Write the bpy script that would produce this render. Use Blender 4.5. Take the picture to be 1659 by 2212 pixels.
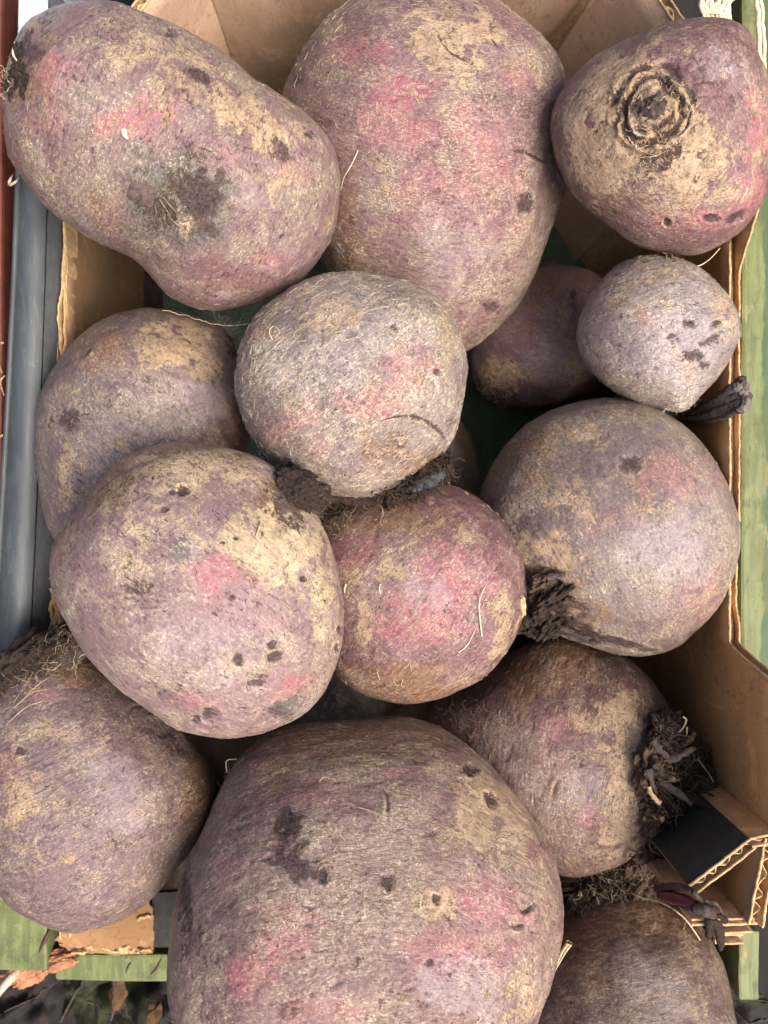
import bpy, bmesh, math, random
import numpy as np
from mathutils import Vector, Matrix
from mathutils.bvhtree import BVHTree
for o in list(bpy.data.objects): bpy.data.objects.remove(o)
scene = bpy.context.scene
COL = scene.collection
# ---------------------------------------------------------------- camera, sky, sun, exposure
cam = bpy.data.cameras.new('camera'); cam_ob = bpy.data.objects.new('camera', cam); COL.objects.link(cam_ob)
cam_ob.location = (0, 0, 0.52)                       # straight above the carton, looking down
cam.sensor_fit = 'AUTO'; cam.sensor_width = 36; cam.lens = 29.3
cam.clip_start = 0.01; cam.clip_end = 300
cam.dof.use_dof = True; cam.dof.focus_distance = 0.315; cam.dof.aperture_fstop = 16
scene.camera = cam_ob
SUN_EL, SUN_AZ = math.radians(57), math.radians(125)  # azimuth clockwise from +Y
w = bpy.data.worlds.new('World'); scene.world = w; w.use_nodes = True
nt = w.node_tree; nt.nodes.clear()
sky = nt.nodes.new('ShaderNodeTexSky'); sky.sky_type = 'NISHITA'; sky.sun_disc = False
sky.sun_elevation = SUN_EL; sky.sun_rotation = SUN_AZ
sky.air_density = 0.7; sky.dust_density = 6.0; sky.ozone_density = 0.6
bg = nt.nodes.new('ShaderNodeBackground'); bg.inputs[1].default_value = 0.15
out = nt.nodes.new('ShaderNodeOutputWorld')
nt.links.new(sky.outputs[0], bg.inputs[0]); nt.links.new(bg.outputs[0], out.inputs[0])
sl = bpy.data.lights.new('sun', 'SUN'); sl.energy = 2.5; sl.angle = math.radians(38); sl.color = (1.0, 0.94, 0.86)
so = bpy.data.objects.new('sun', sl); COL.objects.link(so)
sd = Vector((math.sin(SUN_AZ)*math.cos(SUN_EL), math.cos(SUN_AZ)*math.cos(SUN_EL), math.sin(SUN_EL)))
so.rotation_euler = sd.to_track_quat('Z', 'Y').to_euler(); so.location = (0.6, -0.3, 1.2)
vs = scene.view_settings; vs.view_transform = 'Standard'; vs.look = 'None'; vs.exposure = 0.93; vs.gamma = 1
scene.cycles.use_denoising = True
scene.cycles.max_bounces = 8; scene.cycles.diffuse_bounces = 5

# ---------------------------------------------------------------- helpers
RNG = np.random.default_rng(7); random.seed(7)
_perm = np.random.default_rng(3).permutation(256); _perm = np.r_[_perm, _perm, _perm]
_gr = np.random.default_rng(5).normal(size=(256, 3)); _gr /= np.linalg.norm(_gr, axis=1)[:, None]
def perlin(p):
    i = np.floor(p).astype(np.int64); f = p-i; i &= 255
    u = f*f*f*(f*(f*6-15)+10); r = 0
    for dx in (0, 1):
        for dy in (0, 1):
            for dz in (0, 1):
                h = _perm[_perm[_perm[i[:, 0]+dx]+i[:, 1]+dy]+i[:, 2]+dz]
                g = _gr[h]
                dot = g[:, 0]*(f[:, 0]-dx)+g[:, 1]*(f[:, 1]-dy)+g[:, 2]*(f[:, 2]-dz)
                wgt = (u[:, 0] if dx else 1-u[:, 0])*(u[:, 1] if dy else 1-u[:, 1])*(u[:, 2] if dz else 1-u[:, 2])
                r = r+dot*wgt
    return r*1.5
def fbm(p, oct=3):
    r = 0; a = 1.0
    for k in range(oct): r = r+a*perlin(p*2**k+17.3*k); a *= .5
    return r
def ss(x, a, b):
    t = np.clip((x-a)/(b-a), 0, 1); return t*t*(3-2*t)

def mesh_np(name, V, F, mat=None, smooth=True):
    V = np.asarray(V, np.float32); F = np.asarray(F, np.int32)
    me = bpy.data.meshes.new(name); n = F.shape[1]
    me.vertices.add(len(V)); me.vertices.foreach_set('co', V.ravel())
    me.loops.add(F.size); me.loops.foreach_set('vertex_index', F.ravel())
    me.polygons.add(len(F)); me.polygons.foreach_set('loop_start', np.arange(0, F.size, n, dtype=np.int32))
    if smooth: me.polygons.foreach_set('use_smooth', np.ones(len(F), bool))
    me.update(calc_edges=True)
    if mat: me.materials.append(mat)
    return me
MW = {}
def link(name, me, parent=None, M=None, **props):
    """mesh vertices are given in world space; they are stored in the frame of the object itself"""
    o = bpy.data.objects.new(name, me); COL.objects.link(o)
    if parent is not None:
        o.parent = parent; M = MW[parent.name]
    else:
        M = M or Matrix.Identity(4); o.matrix_basis = M
    if me is not None: me.transform(M.inverted())
    MW[o.name] = M.copy()
    for k, v in props.items(): o[k] = v
    return o
def empty(name, loc, **props):
    return link(name, None, None, Matrix.Translation(loc), **props)

def tubes(paths, radii, sides=4, taper=None):
    """many polylines of equal point count -> one vertex/face set.  paths (n,k,3), radii (n,) or (n,k)"""
    P = np.asarray(paths, float); n, k, _ = P.shape
    R = np.asarray(radii, float)
    if R.ndim == 1: R = np.repeat(R[:, None], k, 1)
    if taper is not None: R = R*np.asarray(taper)[None, :]
    T = np.gradient(P, axis=1); T /= np.linalg.norm(T, axis=2, keepdims=True)+1e-12
    up = np.where(np.abs(T[..., 2:3]) < .9, np.array([0, 0, 1.0]), np.array([1.0, 0, 0]))
    A = np.cross(T, up); A /= np.linalg.norm(A, axis=2, keepdims=True)+1e-12; B = np.cross(T, A)
    an = np.arange(sides)/sides*2*np.pi
    V = P[:, :, None, :]+R[:, :, None, None]*(np.cos(an)[None, None, :, None]*A[:, :, None, :]+np.sin(an)[None, None, :, None]*B[:, :, None, :])
    V = V.reshape(-1, 3)
    i, j, s = np.meshgrid(np.arange(n), np.arange(k-1), np.arange(sides), indexing='ij')
    b = (i*k+j)*sides
    F = np.stack([b+s, b+(s+1) % sides, b+sides+(s+1) % sides, b+sides+s], -1).reshape(-1, 4)
    return V, F
def merge(parts):
    V = []; F = []; o = 0
    for v, f in parts:
        V.append(v); F.append(np.asarray(f)+o); o += len(v)
    return np.concatenate(V), np.concatenate(F)
def smooth_path(pts, k):
    pts = np.asarray(pts, float); m = len(pts)
    t = np.linspace(0, m-1, k); o = []
    for x in t:
        i = min(int(x), m-2); f = x-i
        p1, p2 = pts[i], pts[i+1]; p0 = pts[i-1] if i else 2*p1-p2; p3 = pts[i+2] if i+2 < m else 2*p2-p1
        o.append(.5*((2*p1)+(-p0+p2)*f+(2*p0-5*p1+4*p2-p3)*f*f+(-p0+3*p1-3*p2+p3)*f**3))
    return np.array(o)

# ---------------------------------------------------------------- materials
class N:
    """tiny node-graph writer"""
    def __init__(s, name):
        s.m = bpy.data.materials.new(name); s.m.use_nodes = True
        s.t = s.m.node_tree; s.t.nodes.clear()
        s.out = s.t.nodes.new('ShaderNodeOutputMaterial'); s.b = s.t.nodes.new('ShaderNodeBsdfPrincipled')
        s.t.links.new(s.b.outputs[0], s.out.inputs[0])
    def put(s, sock, v):
        if isinstance(v, bpy.types.NodeSocket): s.t.links.new(v, sock)
        elif v is not None:
            if isinstance(v, (tuple, list)) and len(v) == 3 and sock.type == 'RGBA': v = (*v, 1)
            sock.default_value = v
    def set(s, **k):
        for a, v in k.items(): s.put(s.b.inputs[a.replace('_', ' ')], v)
    def math(s, op, a, b=None, c=None, clamp=False):
        n = s.t.nodes.new('ShaderNodeMath'); n.operation = op; n.use_clamp = clamp
        for i, v in enumerate((a, b, c)):
            if v is not None: s.put(n.inputs[i], v)
        return n.outputs[0]
    def step(s, x, a, b, lo=0.0, hi=1.0):
        n = s.t.nodes.new('ShaderNodeMapRange'); n.interpolation_type = 'SMOOTHSTEP'
        s.put(n.inputs[0], x); n.inputs[1].default_value = a; n.inputs[2].default_value = b
        n.inputs[3].default_value = lo; n.inputs[4].default_value = hi
        return n.outputs[0]
    def mix(s, f, a, b, mode='MIX'):
        n = s.t.nodes.new('ShaderNodeMix'); n.data_type = 'RGBA'; n.blend_type = mode
        s.put(n.inputs[0], f); s.put(n.inputs[6], a); s.put(n.inputs[7], b)
        return n.outputs[2]
    def obj(s): return s.t.nodes.new('ShaderNodeTexCoord').outputs['Object']
    def attr(s, name):
        n = s.t.nodes.new('ShaderNodeAttribute'); n.attribute_name = name; return n.outputs
    def sep(s, c):
        n = s.t.nodes.new('ShaderNodeSeparateColor'); s.put(n.inputs[0], c); return n.outputs
    def map(s, v, scale=(1, 1, 1), loc=(0, 0, 0), rot=(0, 0, 0)):
        n = s.t.nodes.new('ShaderNodeMapping'); s.put(n.inputs[0], v)
        n.inputs[1].default_value = loc; n.inputs[2].default_value = rot; n.inputs[3].default_value = scale
        return n.outputs[0]
    def noise(s, v, scale, detail=3, rough=.55, dist=0.0):
        n = s.t.nodes.new('ShaderNodeTexNoise'); s.put(n.inputs['Vector'], v)
        n.inputs['Scale'].default_value = scale; n.inputs['Detail'].default_value = detail
        n.inputs['Roughness'].default_value = rough; n.inputs['Distortion'].default_value = dist
        return n.outputs[0]
    def voro(s, v, scale, feat='F1'):
        n = s.t.nodes.new('ShaderNodeTexVoronoi'); n.feature = feat; s.put(n.inputs['Vector'], v)
        n.inputs['Scale'].default_value = scale
        return n.outputs[0]
    def bump(s, h, strength, dist, normal=None):
        n = s.t.nodes.new('ShaderNodeBump'); s.put(n.inputs['Height'], h)
        n.inputs['Strength'].default_value = strength; n.inputs['Distance'].default_value = dist
        if normal is not None: s.put(n.inputs['Normal'], normal)
        return n.outputs[0]

def plain(name, col, rough=.8, var=.35, scale=300, col2=None, stretch=(1, 1, 1), bump=.3, bdist=.0005, spec=.3):
    g = N(name); v = g.map(g.obj(), stretch)
    n1 = g.noise(v, scale, 4, .6); n2 = g.noise(v, scale*6, 3, .6)
    c2 = col2 or tuple(c*(1-var) for c in col)
    f = g.step(g.math('ADD', g.math('MULTIPLY', n1, .65), g.math('MULTIPLY', n2, .35)), .38, .62)
    g.set(Base_Color=g.mix(f, col, c2), Roughness=rough, Specular_IOR_Level=spec,
          Normal=g.bump(g.math('ADD', n1, n2), bump, bdist))
    return g.m

def beet_skin(name, A, B, seed=0.0, tan=(.50, .345, .205), pink=(.34, .075, .095), grey=(.33, .265, .285), brown=(.115, .060, .032),
              dust=.5, fleck=.5, tanb=0.0, pinkb=0.0, rough=.335, sheen=.02, spec=.55, crackle=.9, grain=.8, k=.70):
    A, B = tuple(x*k for x in A), tuple(x*k for x in B)
    g = N(name); o = g.map(g.obj(), (1, 1, 1), (seed*.37, seed*.21, seed*.53))
    M, ADD, SUB = (lambda a, b: g.math('MULTIPLY', a, b)), (lambda a, b: g.math('ADD', a, b)), (lambda a, b: g.math('SUBTRACT', a, b))
    cen = lambda n, k: M(SUB(n, .5), k)
    m1 = g.sep(g.attr('mask_a')[0]); m2 = g.sep(g.attr('mask_b')[0])
    n0 = g.noise(o, 26, 4, .6, .6); n1 = g.noise(o, 75, 6, .72, .6); n2 = g.noise(o, 240, 6, .78, .5); n3 = g.noise(o, 850, 4, .75, .3)
    n4 = g.noise(o, 2000, 2, .6)
    st = g.map(o, (1, 1, 5.5)); s1 = g.noise(st, 150, 6, .78, .9); s2 = g.noise(st, 420, 4, .72, .6)
    st2 = g.map(o, (1, 1, .22), rot=(.25, .2, 0)); s3 = g.noise(st2, 520, 4, .72, .7)
    dusty = g.step(ADD(M(n0, .45), M(n1, .55)), .40, .60)
    c = g.mix(g.step(ADD(M(n0, .35), M(n1, .65)), .44, .57), A, B)
    dkA = tuple(x*.45 for x in A)
    c = g.mix(M(g.step(ADD(M(n1, .35), M(s1, .65)), .50, .60), .75), c, dkA)                       # darker strands of skin
    c = g.mix(M(g.step(n2, .47, .36), .6), c, (A[0]*.50, A[1]*.38, A[2]*.45))
    f = M(g.step(ADD(m2[1], ADD(cen(n1, 1.5), cen(n2, 1.5))), .10, .62), .9); c = g.mix(f, c, g.mix(g.step(s1, .42, .60), brown, tuple(x*2.1 for x in brown)))  # brown soil, also painted shade on top edges and covered sides
    # rubbed places where the pink flesh shines through
    f = g.step(ADD(ADD(m1[1], pinkb), ADD(cen(n2, 1.1), ADD(cen(s1, 1.5), cen(n1, 1.6)))), -.02, 1.10); pf = f
    c = g.mix(M(f, .72), c, g.mix(g.step(ADD(M(s2, .5), M(n2, .5)), .40, .58), pink, tuple(x*.55+.05 for x in pink)))
    # lavender-grey patches: dust, and painted sheen where highlights fall
    f = g.step(ADD(m2[0], ADD(cen(n2, 1.8), cen(n1, 1.2))), .2, 1.1); c = g.mix(M(f, .42), c, grey)
    # smoky dark stain
    f = g.step(ADD(m2[2], ADD(cen(n1, .9), cen(n2, .8))), .12, .95); c = g.mix(M(f, .85), c, g.mix(g.step(n2, .42, .58), (.050, .046, .040), (.105, .095, .082)))
    # dry corky tan patches with torn borders and a net of cracks
    f = g.step(ADD(ADD(m1[0], tanb), ADD(cen(n2, 2.8), ADD(cen(n1, 2.2), cen(s1, 1.6)))), .46, .66); tf = f
    c = g.mix(M(f, .86), c, g.mix(g.step(ADD(M(n3, .5), M(n2, .5)), .42, .58), tan, tuple(x*.46 for x in tan)))
    wv = g.map(o, (1, 1, 1)); wn = g.t.nodes.new('ShaderNodeVectorMath'); wn.operation = 'ADD'
    wc = g.t.nodes.new('ShaderNodeTexNoise'); g.put(wc.inputs['Vector'], o); wc.inputs['Scale'].default_value = 160
    ws = g.t.nodes.new('ShaderNodeVectorMath'); ws.operation = 'SCALE'; g.put(ws.inputs[0], wc.outputs[1]); ws.inputs['Scale'].default_value = .008
    g.put(wn.inputs[0], wv); g.put(wn.inputs[1], ws.outputs[0])
    ve = g.voro(wn.outputs[0], 330, 'DISTANCE_TO_EDGE')
    net = M(M(g.step(ve, .02, .11, 1, 0), g.step(ADD(M(n1, .5), M(n2, .5)), .50, .58)), ADD(M(tf, .75), .15)); net = M(net, crackle)
    c = g.mix(M(net, .8), c, (.070, .042, .030))
    # brown weathering freckles
    fr = M(g.step(ADD(M(n2, .7), M(n3, .3)), .545, .60), g.step(ADD(M(n1, .5), M(g.noise(o, 40, 2, .5), .5)), .47, .58))
    c = g.mix(M(fr, .30+.35*fleck), c, (.105, .058, .034))
    # pale dust caught in the grain, mostly in dull areas
    pale = (.64, .515, .39); dd = ADD(M(dusty, .75), .25)
    c = g.mix(M(M(g.step(ADD(M(s1, .35), M(s2, .65)), .505, .585), dd), dust*.85*(.35+.65*grain)), c, pale)
    c = g.mix(M(M(g.step(s3, .56, .64), dd), dust*.5*grain*grain), c, pale)
    c = g.mix(M(M(g.step(ADD(M(n3, .65), M(n4, .35)), .54, .60), dd), dust), c, (.74, .61, .46))
    c = g.mix(M(g.step(ADD(M(n3, .6), M(n4, .4)), .46, .41), .7), c, g.mix(.5, c, (.03, .016, .016), 'MULTIPLY'))
    # wriggling dry rootlets and hair cracks
    ln = g.noise(o, 260, 2, .5, 1.6); lm = g.math('ABSOLUTE', SUB(ln, .5))
    c = g.mix(M(g.step(lm, .003, .013, 1, 0), g.step(n1, .52, .62, 0, .4)), c, (.60, .47, .33))
    gl = g.math('ABSOLUTE', SUB(g.noise(g.map(o, (1, 1, 4.5)), 42, 4, .6, 1.2), .5))
    c = g.mix(M(g.step(gl, .001, .008, 1, 0), g.step(n2, .47, .58, 0, .45)), c, (.55, .42, .31))
    cn = g.noise(g.map(o, (1, 1, 1.6)), 190, 4, .68, 2.0); cm = g.math('ABSOLUTE', SUB(cn, .5))
    crk = M(g.step(cm, .002, .012, 1, 0), g.step(g.noise(o, 70, 3, .6), .55, .62))
    c = g.mix(M(crk, .6*fleck+.35), c, (.045, .024, .022))
    # dark scabs and flakes
    dk = (.022, .013, .015)
    dv = ADD(m1[2], ADD(cen(n2, 2.4), ADD(cen(n3, 1.3), cen(s1, 1.5))))
    fd = g.step(dv, .46, .66); c = g.mix(M(fd, .88), c, g.mix(g.step(ADD(M(n3, .5), M(n2, .5)), .43, .57), dk, (.080, .052, .050)))
    fl = M(g.step(ADD(M(g.noise(g.map(o, (1, 1, 1.9)), 300, 6, .75, .5), .85), M(n4, .15)), .572, .60), g.step(g.noise(o, 48, 3, .6), .46, .58))
    c = g.mix(M(fl, min(1, fleck+.15)), c, dk)
    h = ADD(ADD(M(s1, .6), M(n2, .45)), ADD(M(s2, .40), M(n3, .30)))
    h = SUB(h, M(ADD(ADD(crk, fl), net), .5)); h = ADD(SUB(h, M(fd, .35)), M(tf, .12))
    rg = ADD(rough, ADD(M(fd, .12), ADD(cen(n2, .4), M(ADD(tf, M(dusty, .5)), .14))))
    g.set(Base_Color=c, Roughness=rg, Specular_IOR_Level=M(SUB(1.0, M(ADD(fd, M(tf, .5)), .75)), spec), Normal=g.bump(h, .40+.42*grain, .0011),
          Sheen_Weight=sheen, Sheen_Roughness=.4, Sheen_Tint=(.9, .80, .70))
    return g.m

# ---------------------------------------------------------------- beetroot outlines
# (coordinates on the picture plane, 1659 x 2212; unit 0.2 mm at the reference height)
OUT = {
'A': ((375,335),[(0,231),(18,333),(60,393),(102,444),(148,481),(194,512),(241,537),(278,553),(308,572),(335,605),(370,640),(416,665),(467,678),(523,671),(579,653),(634,625),(685,569),(722,500),(733,416),(726,347),(694,278),(648,227),(597,194),(550,171),(509,134),(463,97),(393,60),(324,32),(278,16),(231,5),(170,4),(111,14),(60,32),(37,55),(18,100),(2,160)]),
'B': ((910,350),[(603,240),(612,190),(640,130),(680,70),(730,25),(790,-15),(860,-35),(940,-42),(1020,-30),(1085,5),(1130,45),(1180,90),(1210,130),(1226,185),(1228,290),(1222,400),(1195,490),(1165,570),(1130,640),(1080,700),(1010,757),(930,770),(830,730),(740,650),(690,560),(655,450),(620,340)]),
'C': ((1440,300),[(1195,300),(1192,260),(1212,200),(1250,150),(1310,105),(1380,70),(1450,45),(1520,38),(1580,45),(1620,75),(1650,130),(1672,200),(1680,280),(1670,380),(1640,450),(1600,500),(1550,535),(1500,555),(1440,545),(1380,530),(1310,485),(1250,440),(1220,400),(1200,350)]),
'D': ((1420,725),[(1245,720),(1255,670),(1290,610),(1340,570),(1400,555),(1460,558),(1510,575),(1550,610),(1580,650),(1598,682),(1600,720),(1575,780),(1540,830),(1500,870),(1470,890),(1420,880),(1370,865),(1310,835),(1270,795),(1250,755)]),
'E': ((765,835),[(508,830),(515,770),(540,710),(580,660),(640,620),(710,597),(780,589),(850,598),(920,628),(970,680),(1000,740),(1008,800),(1000,880),(980,940),(940,990),(890,1030),(840,1060),(790,1074),(740,1070),(680,1050),(620,1020),(570,980),(535,930),(515,880)]),
'F': ((300,930),[(130,780),(165,730),(220,690),(290,670),(360,668),(430,685),(480,710),(510,760),(530,830),(545,900),(540,980),(510,1080),(440,1160),(350,1215),(240,1225),(150,1200),(110,1165),(85,1100),(75,1020),(80,920),(95,840)]),
'G': ((430,1280),[(107,1230),(115,1170),(150,1110),(200,1050),(265,990),(330,960),(400,954),(470,960),(550,985),(610,1020),(660,1080),(700,1140),(730,1210),(748,1290),(745,1380),(725,1450),(690,1510),(630,1560),(570,1585),(490,1598),(400,1585),(330,1545),(250,1485),(190,1420),(145,1350),(115,1290)]),
'H': ((905,1285),[(690,1120),(760,1075),(850,1050),(960,1043),(1030,1068),(1080,1110),(1120,1170),(1135,1240),(1133,1310),(1110,1390),(1060,1450),(1000,1490),(930,1515),(870,1522),(800,1505),(740,1470),(695,1390),(672,1290),(670,1200)]),
'I': ((1325,1140),[(1042,1050),(1090,970),(1150,910),(1220,875),(1300,863),(1380,868),(1450,895),(1510,940),(1550,990),(1580,1060),(1593,1140),(1585,1220),(1560,1290),(1510,1350),(1450,1400),(1370,1417),(1290,1400),(1210,1370),(1140,1335),(1085,1280),(1045,1200),(1033,1120)]),
'J': ((1215,1635),[(905,1565),(935,1520),(1000,1485),(1060,1440),(1130,1398),(1200,1378),(1280,1395),(1360,1430),(1420,1490),(1455,1560),(1470,1630),(1460,1710),(1430,1800),(1380,1850),(1300,1885),(1220,1890),(1130,1850),(1060,1780),(1000,1705),(945,1640)]),
'K': ((205,1710),[(-75,1600),(-35,1500),(10,1430),(60,1395),(130,1385),(220,1440),(330,1520),(410,1600),(455,1660),(470,1720),(445,1790),(400,1860),(350,1925),(290,1975),(210,2010),(130,2012),(60,1985),(0,1935),(-50,1860),(-85,1730)]),
'L': ((785,1970),[(363,2050),(375,1960),(400,1860),(440,1760),(480,1680),(530,1620),(600,1580),(680,1560),(780,1548),(880,1555),(960,1580),(1030,1625),(1090,1690),(1150,1770),(1190,1850),(1208,1930),(1207,2010),(1195,2110),(1172,2200),(1130,2290),(1050,2370),(900,2420),(750,2420),(600,2390),(470,2330),(390,2240),(362,2150)]),
'M': ((1390,2170),[(1165,2050),(1210,1990),(1260,1940),(1320,1915),(1400,1930),(1470,1962),(1520,2010),(1560,2080),(1585,2160),(1600,2240),(1585,2330),(1510,2410),(1360,2440),(1220,2400),(1150,2300),(1135,2160)]),
'N': ((1185,725),[(1160,575),(1220,572),(1290,595),(1345,660),(1360,740),(1320,820),(1250,860),(1160,878),(1060,865),(1015,800),(1010,720),(1040,640),(1095,590)]),
'O': ((950,1020),[(870,950),(910,895),(960,890),(1005,920),(1030,980),(1042,1050),(1030,1110),(980,1150),(910,1150),(860,1110),(850,1030)]),
'P': ((750,1500),[(620,1480),(650,1420),(720,1390),(790,1395),(850,1440),(870,1500),(850,1560),(790,1610),(700,1610),(640,1560)]),
'Q': ((420,1870),[(310,1850),(350,1780),(420,1750),(490,1780),(520,1850),(510,1930),(460,1985),(390,1985),(330,1930)]),
'R': ((1400,890),[(1315,890),(1335,840),(1380,808),(1430,812),(1470,840),(1484,890),(1465,935),(1425,965),(1375,968),(1335,940)]),
}

# ---------------------------------------------------------------- rounded bodies from outlines
U = 0.2e-3; REF = 0.16; CAM = np.array([0.0,0.0,0.52]); DREF = 0.36
PCX, PCY = 829.5, 1106.0
def ray(px,py):
    return np.array([(px-PCX)*U/DREF, (PCY-py)*U/DREF, -1.0])
def at(px,py,z):
    return CAM + ray(px,py)*(CAM[2]-z)
class Body:
    """closed rounded body whose outline, seen along its own short axis, is a given closed curve"""
    def __init__(s, key, z, kh):
        (cx,cy),pts = OUT[key]
        s.c = at(cx,cy,z)
        n = CAM-s.c; s.d = np.linalg.norm(n); s.n = n/s.d
        u = np.array([1.0,0,0]); u = u-s.n*u.dot(s.n); s.u = u/np.linalg.norm(u); s.v = np.cross(s.n,s.u)
        P=[]
        for px,py in pts:
            r = ray(px,py); t = (s.c-CAM).dot(s.n)/r.dot(s.n); q = CAM+r*t-s.c
            P.append((q.dot(s.u),q.dot(s.v)))
        P=np.array(P)
        # dense closed Catmull-Rom curve, then radius against angle
        m=len(P); D=[]
        for i in range(m):
            p0,p1,p2,p3=P[i-1],P[i],P[(i+1)%m],P[(i+2)%m]
            for t in np.linspace(0,1,16,endpoint=False):
                D.append(0.5*((2*p1)+(-p0+p2)*t+(2*p0-5*p1+4*p2-p3)*t*t+(-p0+3*p1-3*p2+p3)*t**3))
        D=np.array(D); th=np.arctan2(D[:,1],D[:,0])%(2*np.pi); rr=np.hypot(D[:,0],D[:,1])
        o=np.argsort(th); th=th[o]; rr=rr[o]
        g=np.linspace(0,2*np.pi,720,endpoint=False)
        r=np.interp(g,np.r_[th-2*np.pi,th,th+2*np.pi],np.r_[rr,rr,rr])
        F=np.fft.rfft(r); k=np.arange(len(F)); F=F*np.exp(-(k/26.0)**2)
        s.rfull=np.fft.irfft(F,720)
        Fl=F.copy(); Fl[3:]=0; Fl[1]*=0.7; Fl[2]*=0.8
        s.rlow=np.fft.irfft(Fl,720)
        s.rm = s.rfull.mean()
        s.h = kh*np.sqrt(s.rfull.max()*s.rfull.min())
        k=math.sqrt(1-(s.h/s.d)**2)
        s.rfull*=k; s.rlow*=k
    def rad(s,th,cp):
        x=(th%(2*np.pi))/(2*np.pi)*720; i=np.floor(x).astype(int)%720; f=x-np.floor(x); j=(i+1)%720
        a=s.rfull[i]*(1-f)+s.rfull[j]*f; b=s.rlow[i]*(1-f)+s.rlow[j]*f
        w=np.clip((cp-0.15)/0.8,0,1); w=w*w*(3-2*w)
        return b+(a-b)*w
    def surf(s,d):
        """d: (n,3) unit directions in the local u,v,n frame -> points relative to centre, local frame"""
        th=np.arctan2(d[:,1],d[:,0]); cp=np.hypot(d[:,0],d[:,1])
        r=s.rad(th,cp)
        return np.stack([r*d[:,0],r*d[:,1],s.h*d[:,2]],1)
    def world(s,q): return s.c+q[:,:1]*s.u+q[:,1:2]*s.v+q[:,2:3]*s.n
    def local(s,p): p=p-s.c; return np.stack([p@s.u,p@s.v,p@s.n],1)
    def level(s,p):
        """<1 inside"""
        q=s.local(p); th=np.arctan2(q[:,1],q[:,0]); rho=np.hypot(q[:,0],q[:,1])
        r=s.rad(th,np.ones_like(th)*0.8)
        return np.sqrt((rho/r)**2+(q[:,2]/s.h)**2)

# ---------------------------------------------------------------- beetroots
def ico(sub):
    bm = bmesh.new(); bmesh.ops.create_icosphere(bm, subdivisions=sub, radius=1)
    V = np.array([v.co for v in bm.verts]); F = np.array([[v.index for v in f.verts] for f in bm.faces]); bm.free()
    return V/np.linalg.norm(V, axis=1)[:, None], F
ICO = {k: ico(k) for k in (3, 4, 5, 6, 7, 8)}
LAY = dict(A=(.190,.90),B=(.123,.89),C=(.180,.90),D=(.155,.90),E=(.176,.90),F=(.1346,.888),G=(.1986,.90),H=(.1535,.80),I=(.137,.777),J=(.110,.90),K=(.161,.854),L=(.180,.90),M=(.144,.90),N=(.0585,.887),O=(.060,.90),P=(.060,.90),Q=(.060,.90),R=(.100,.89))

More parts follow.
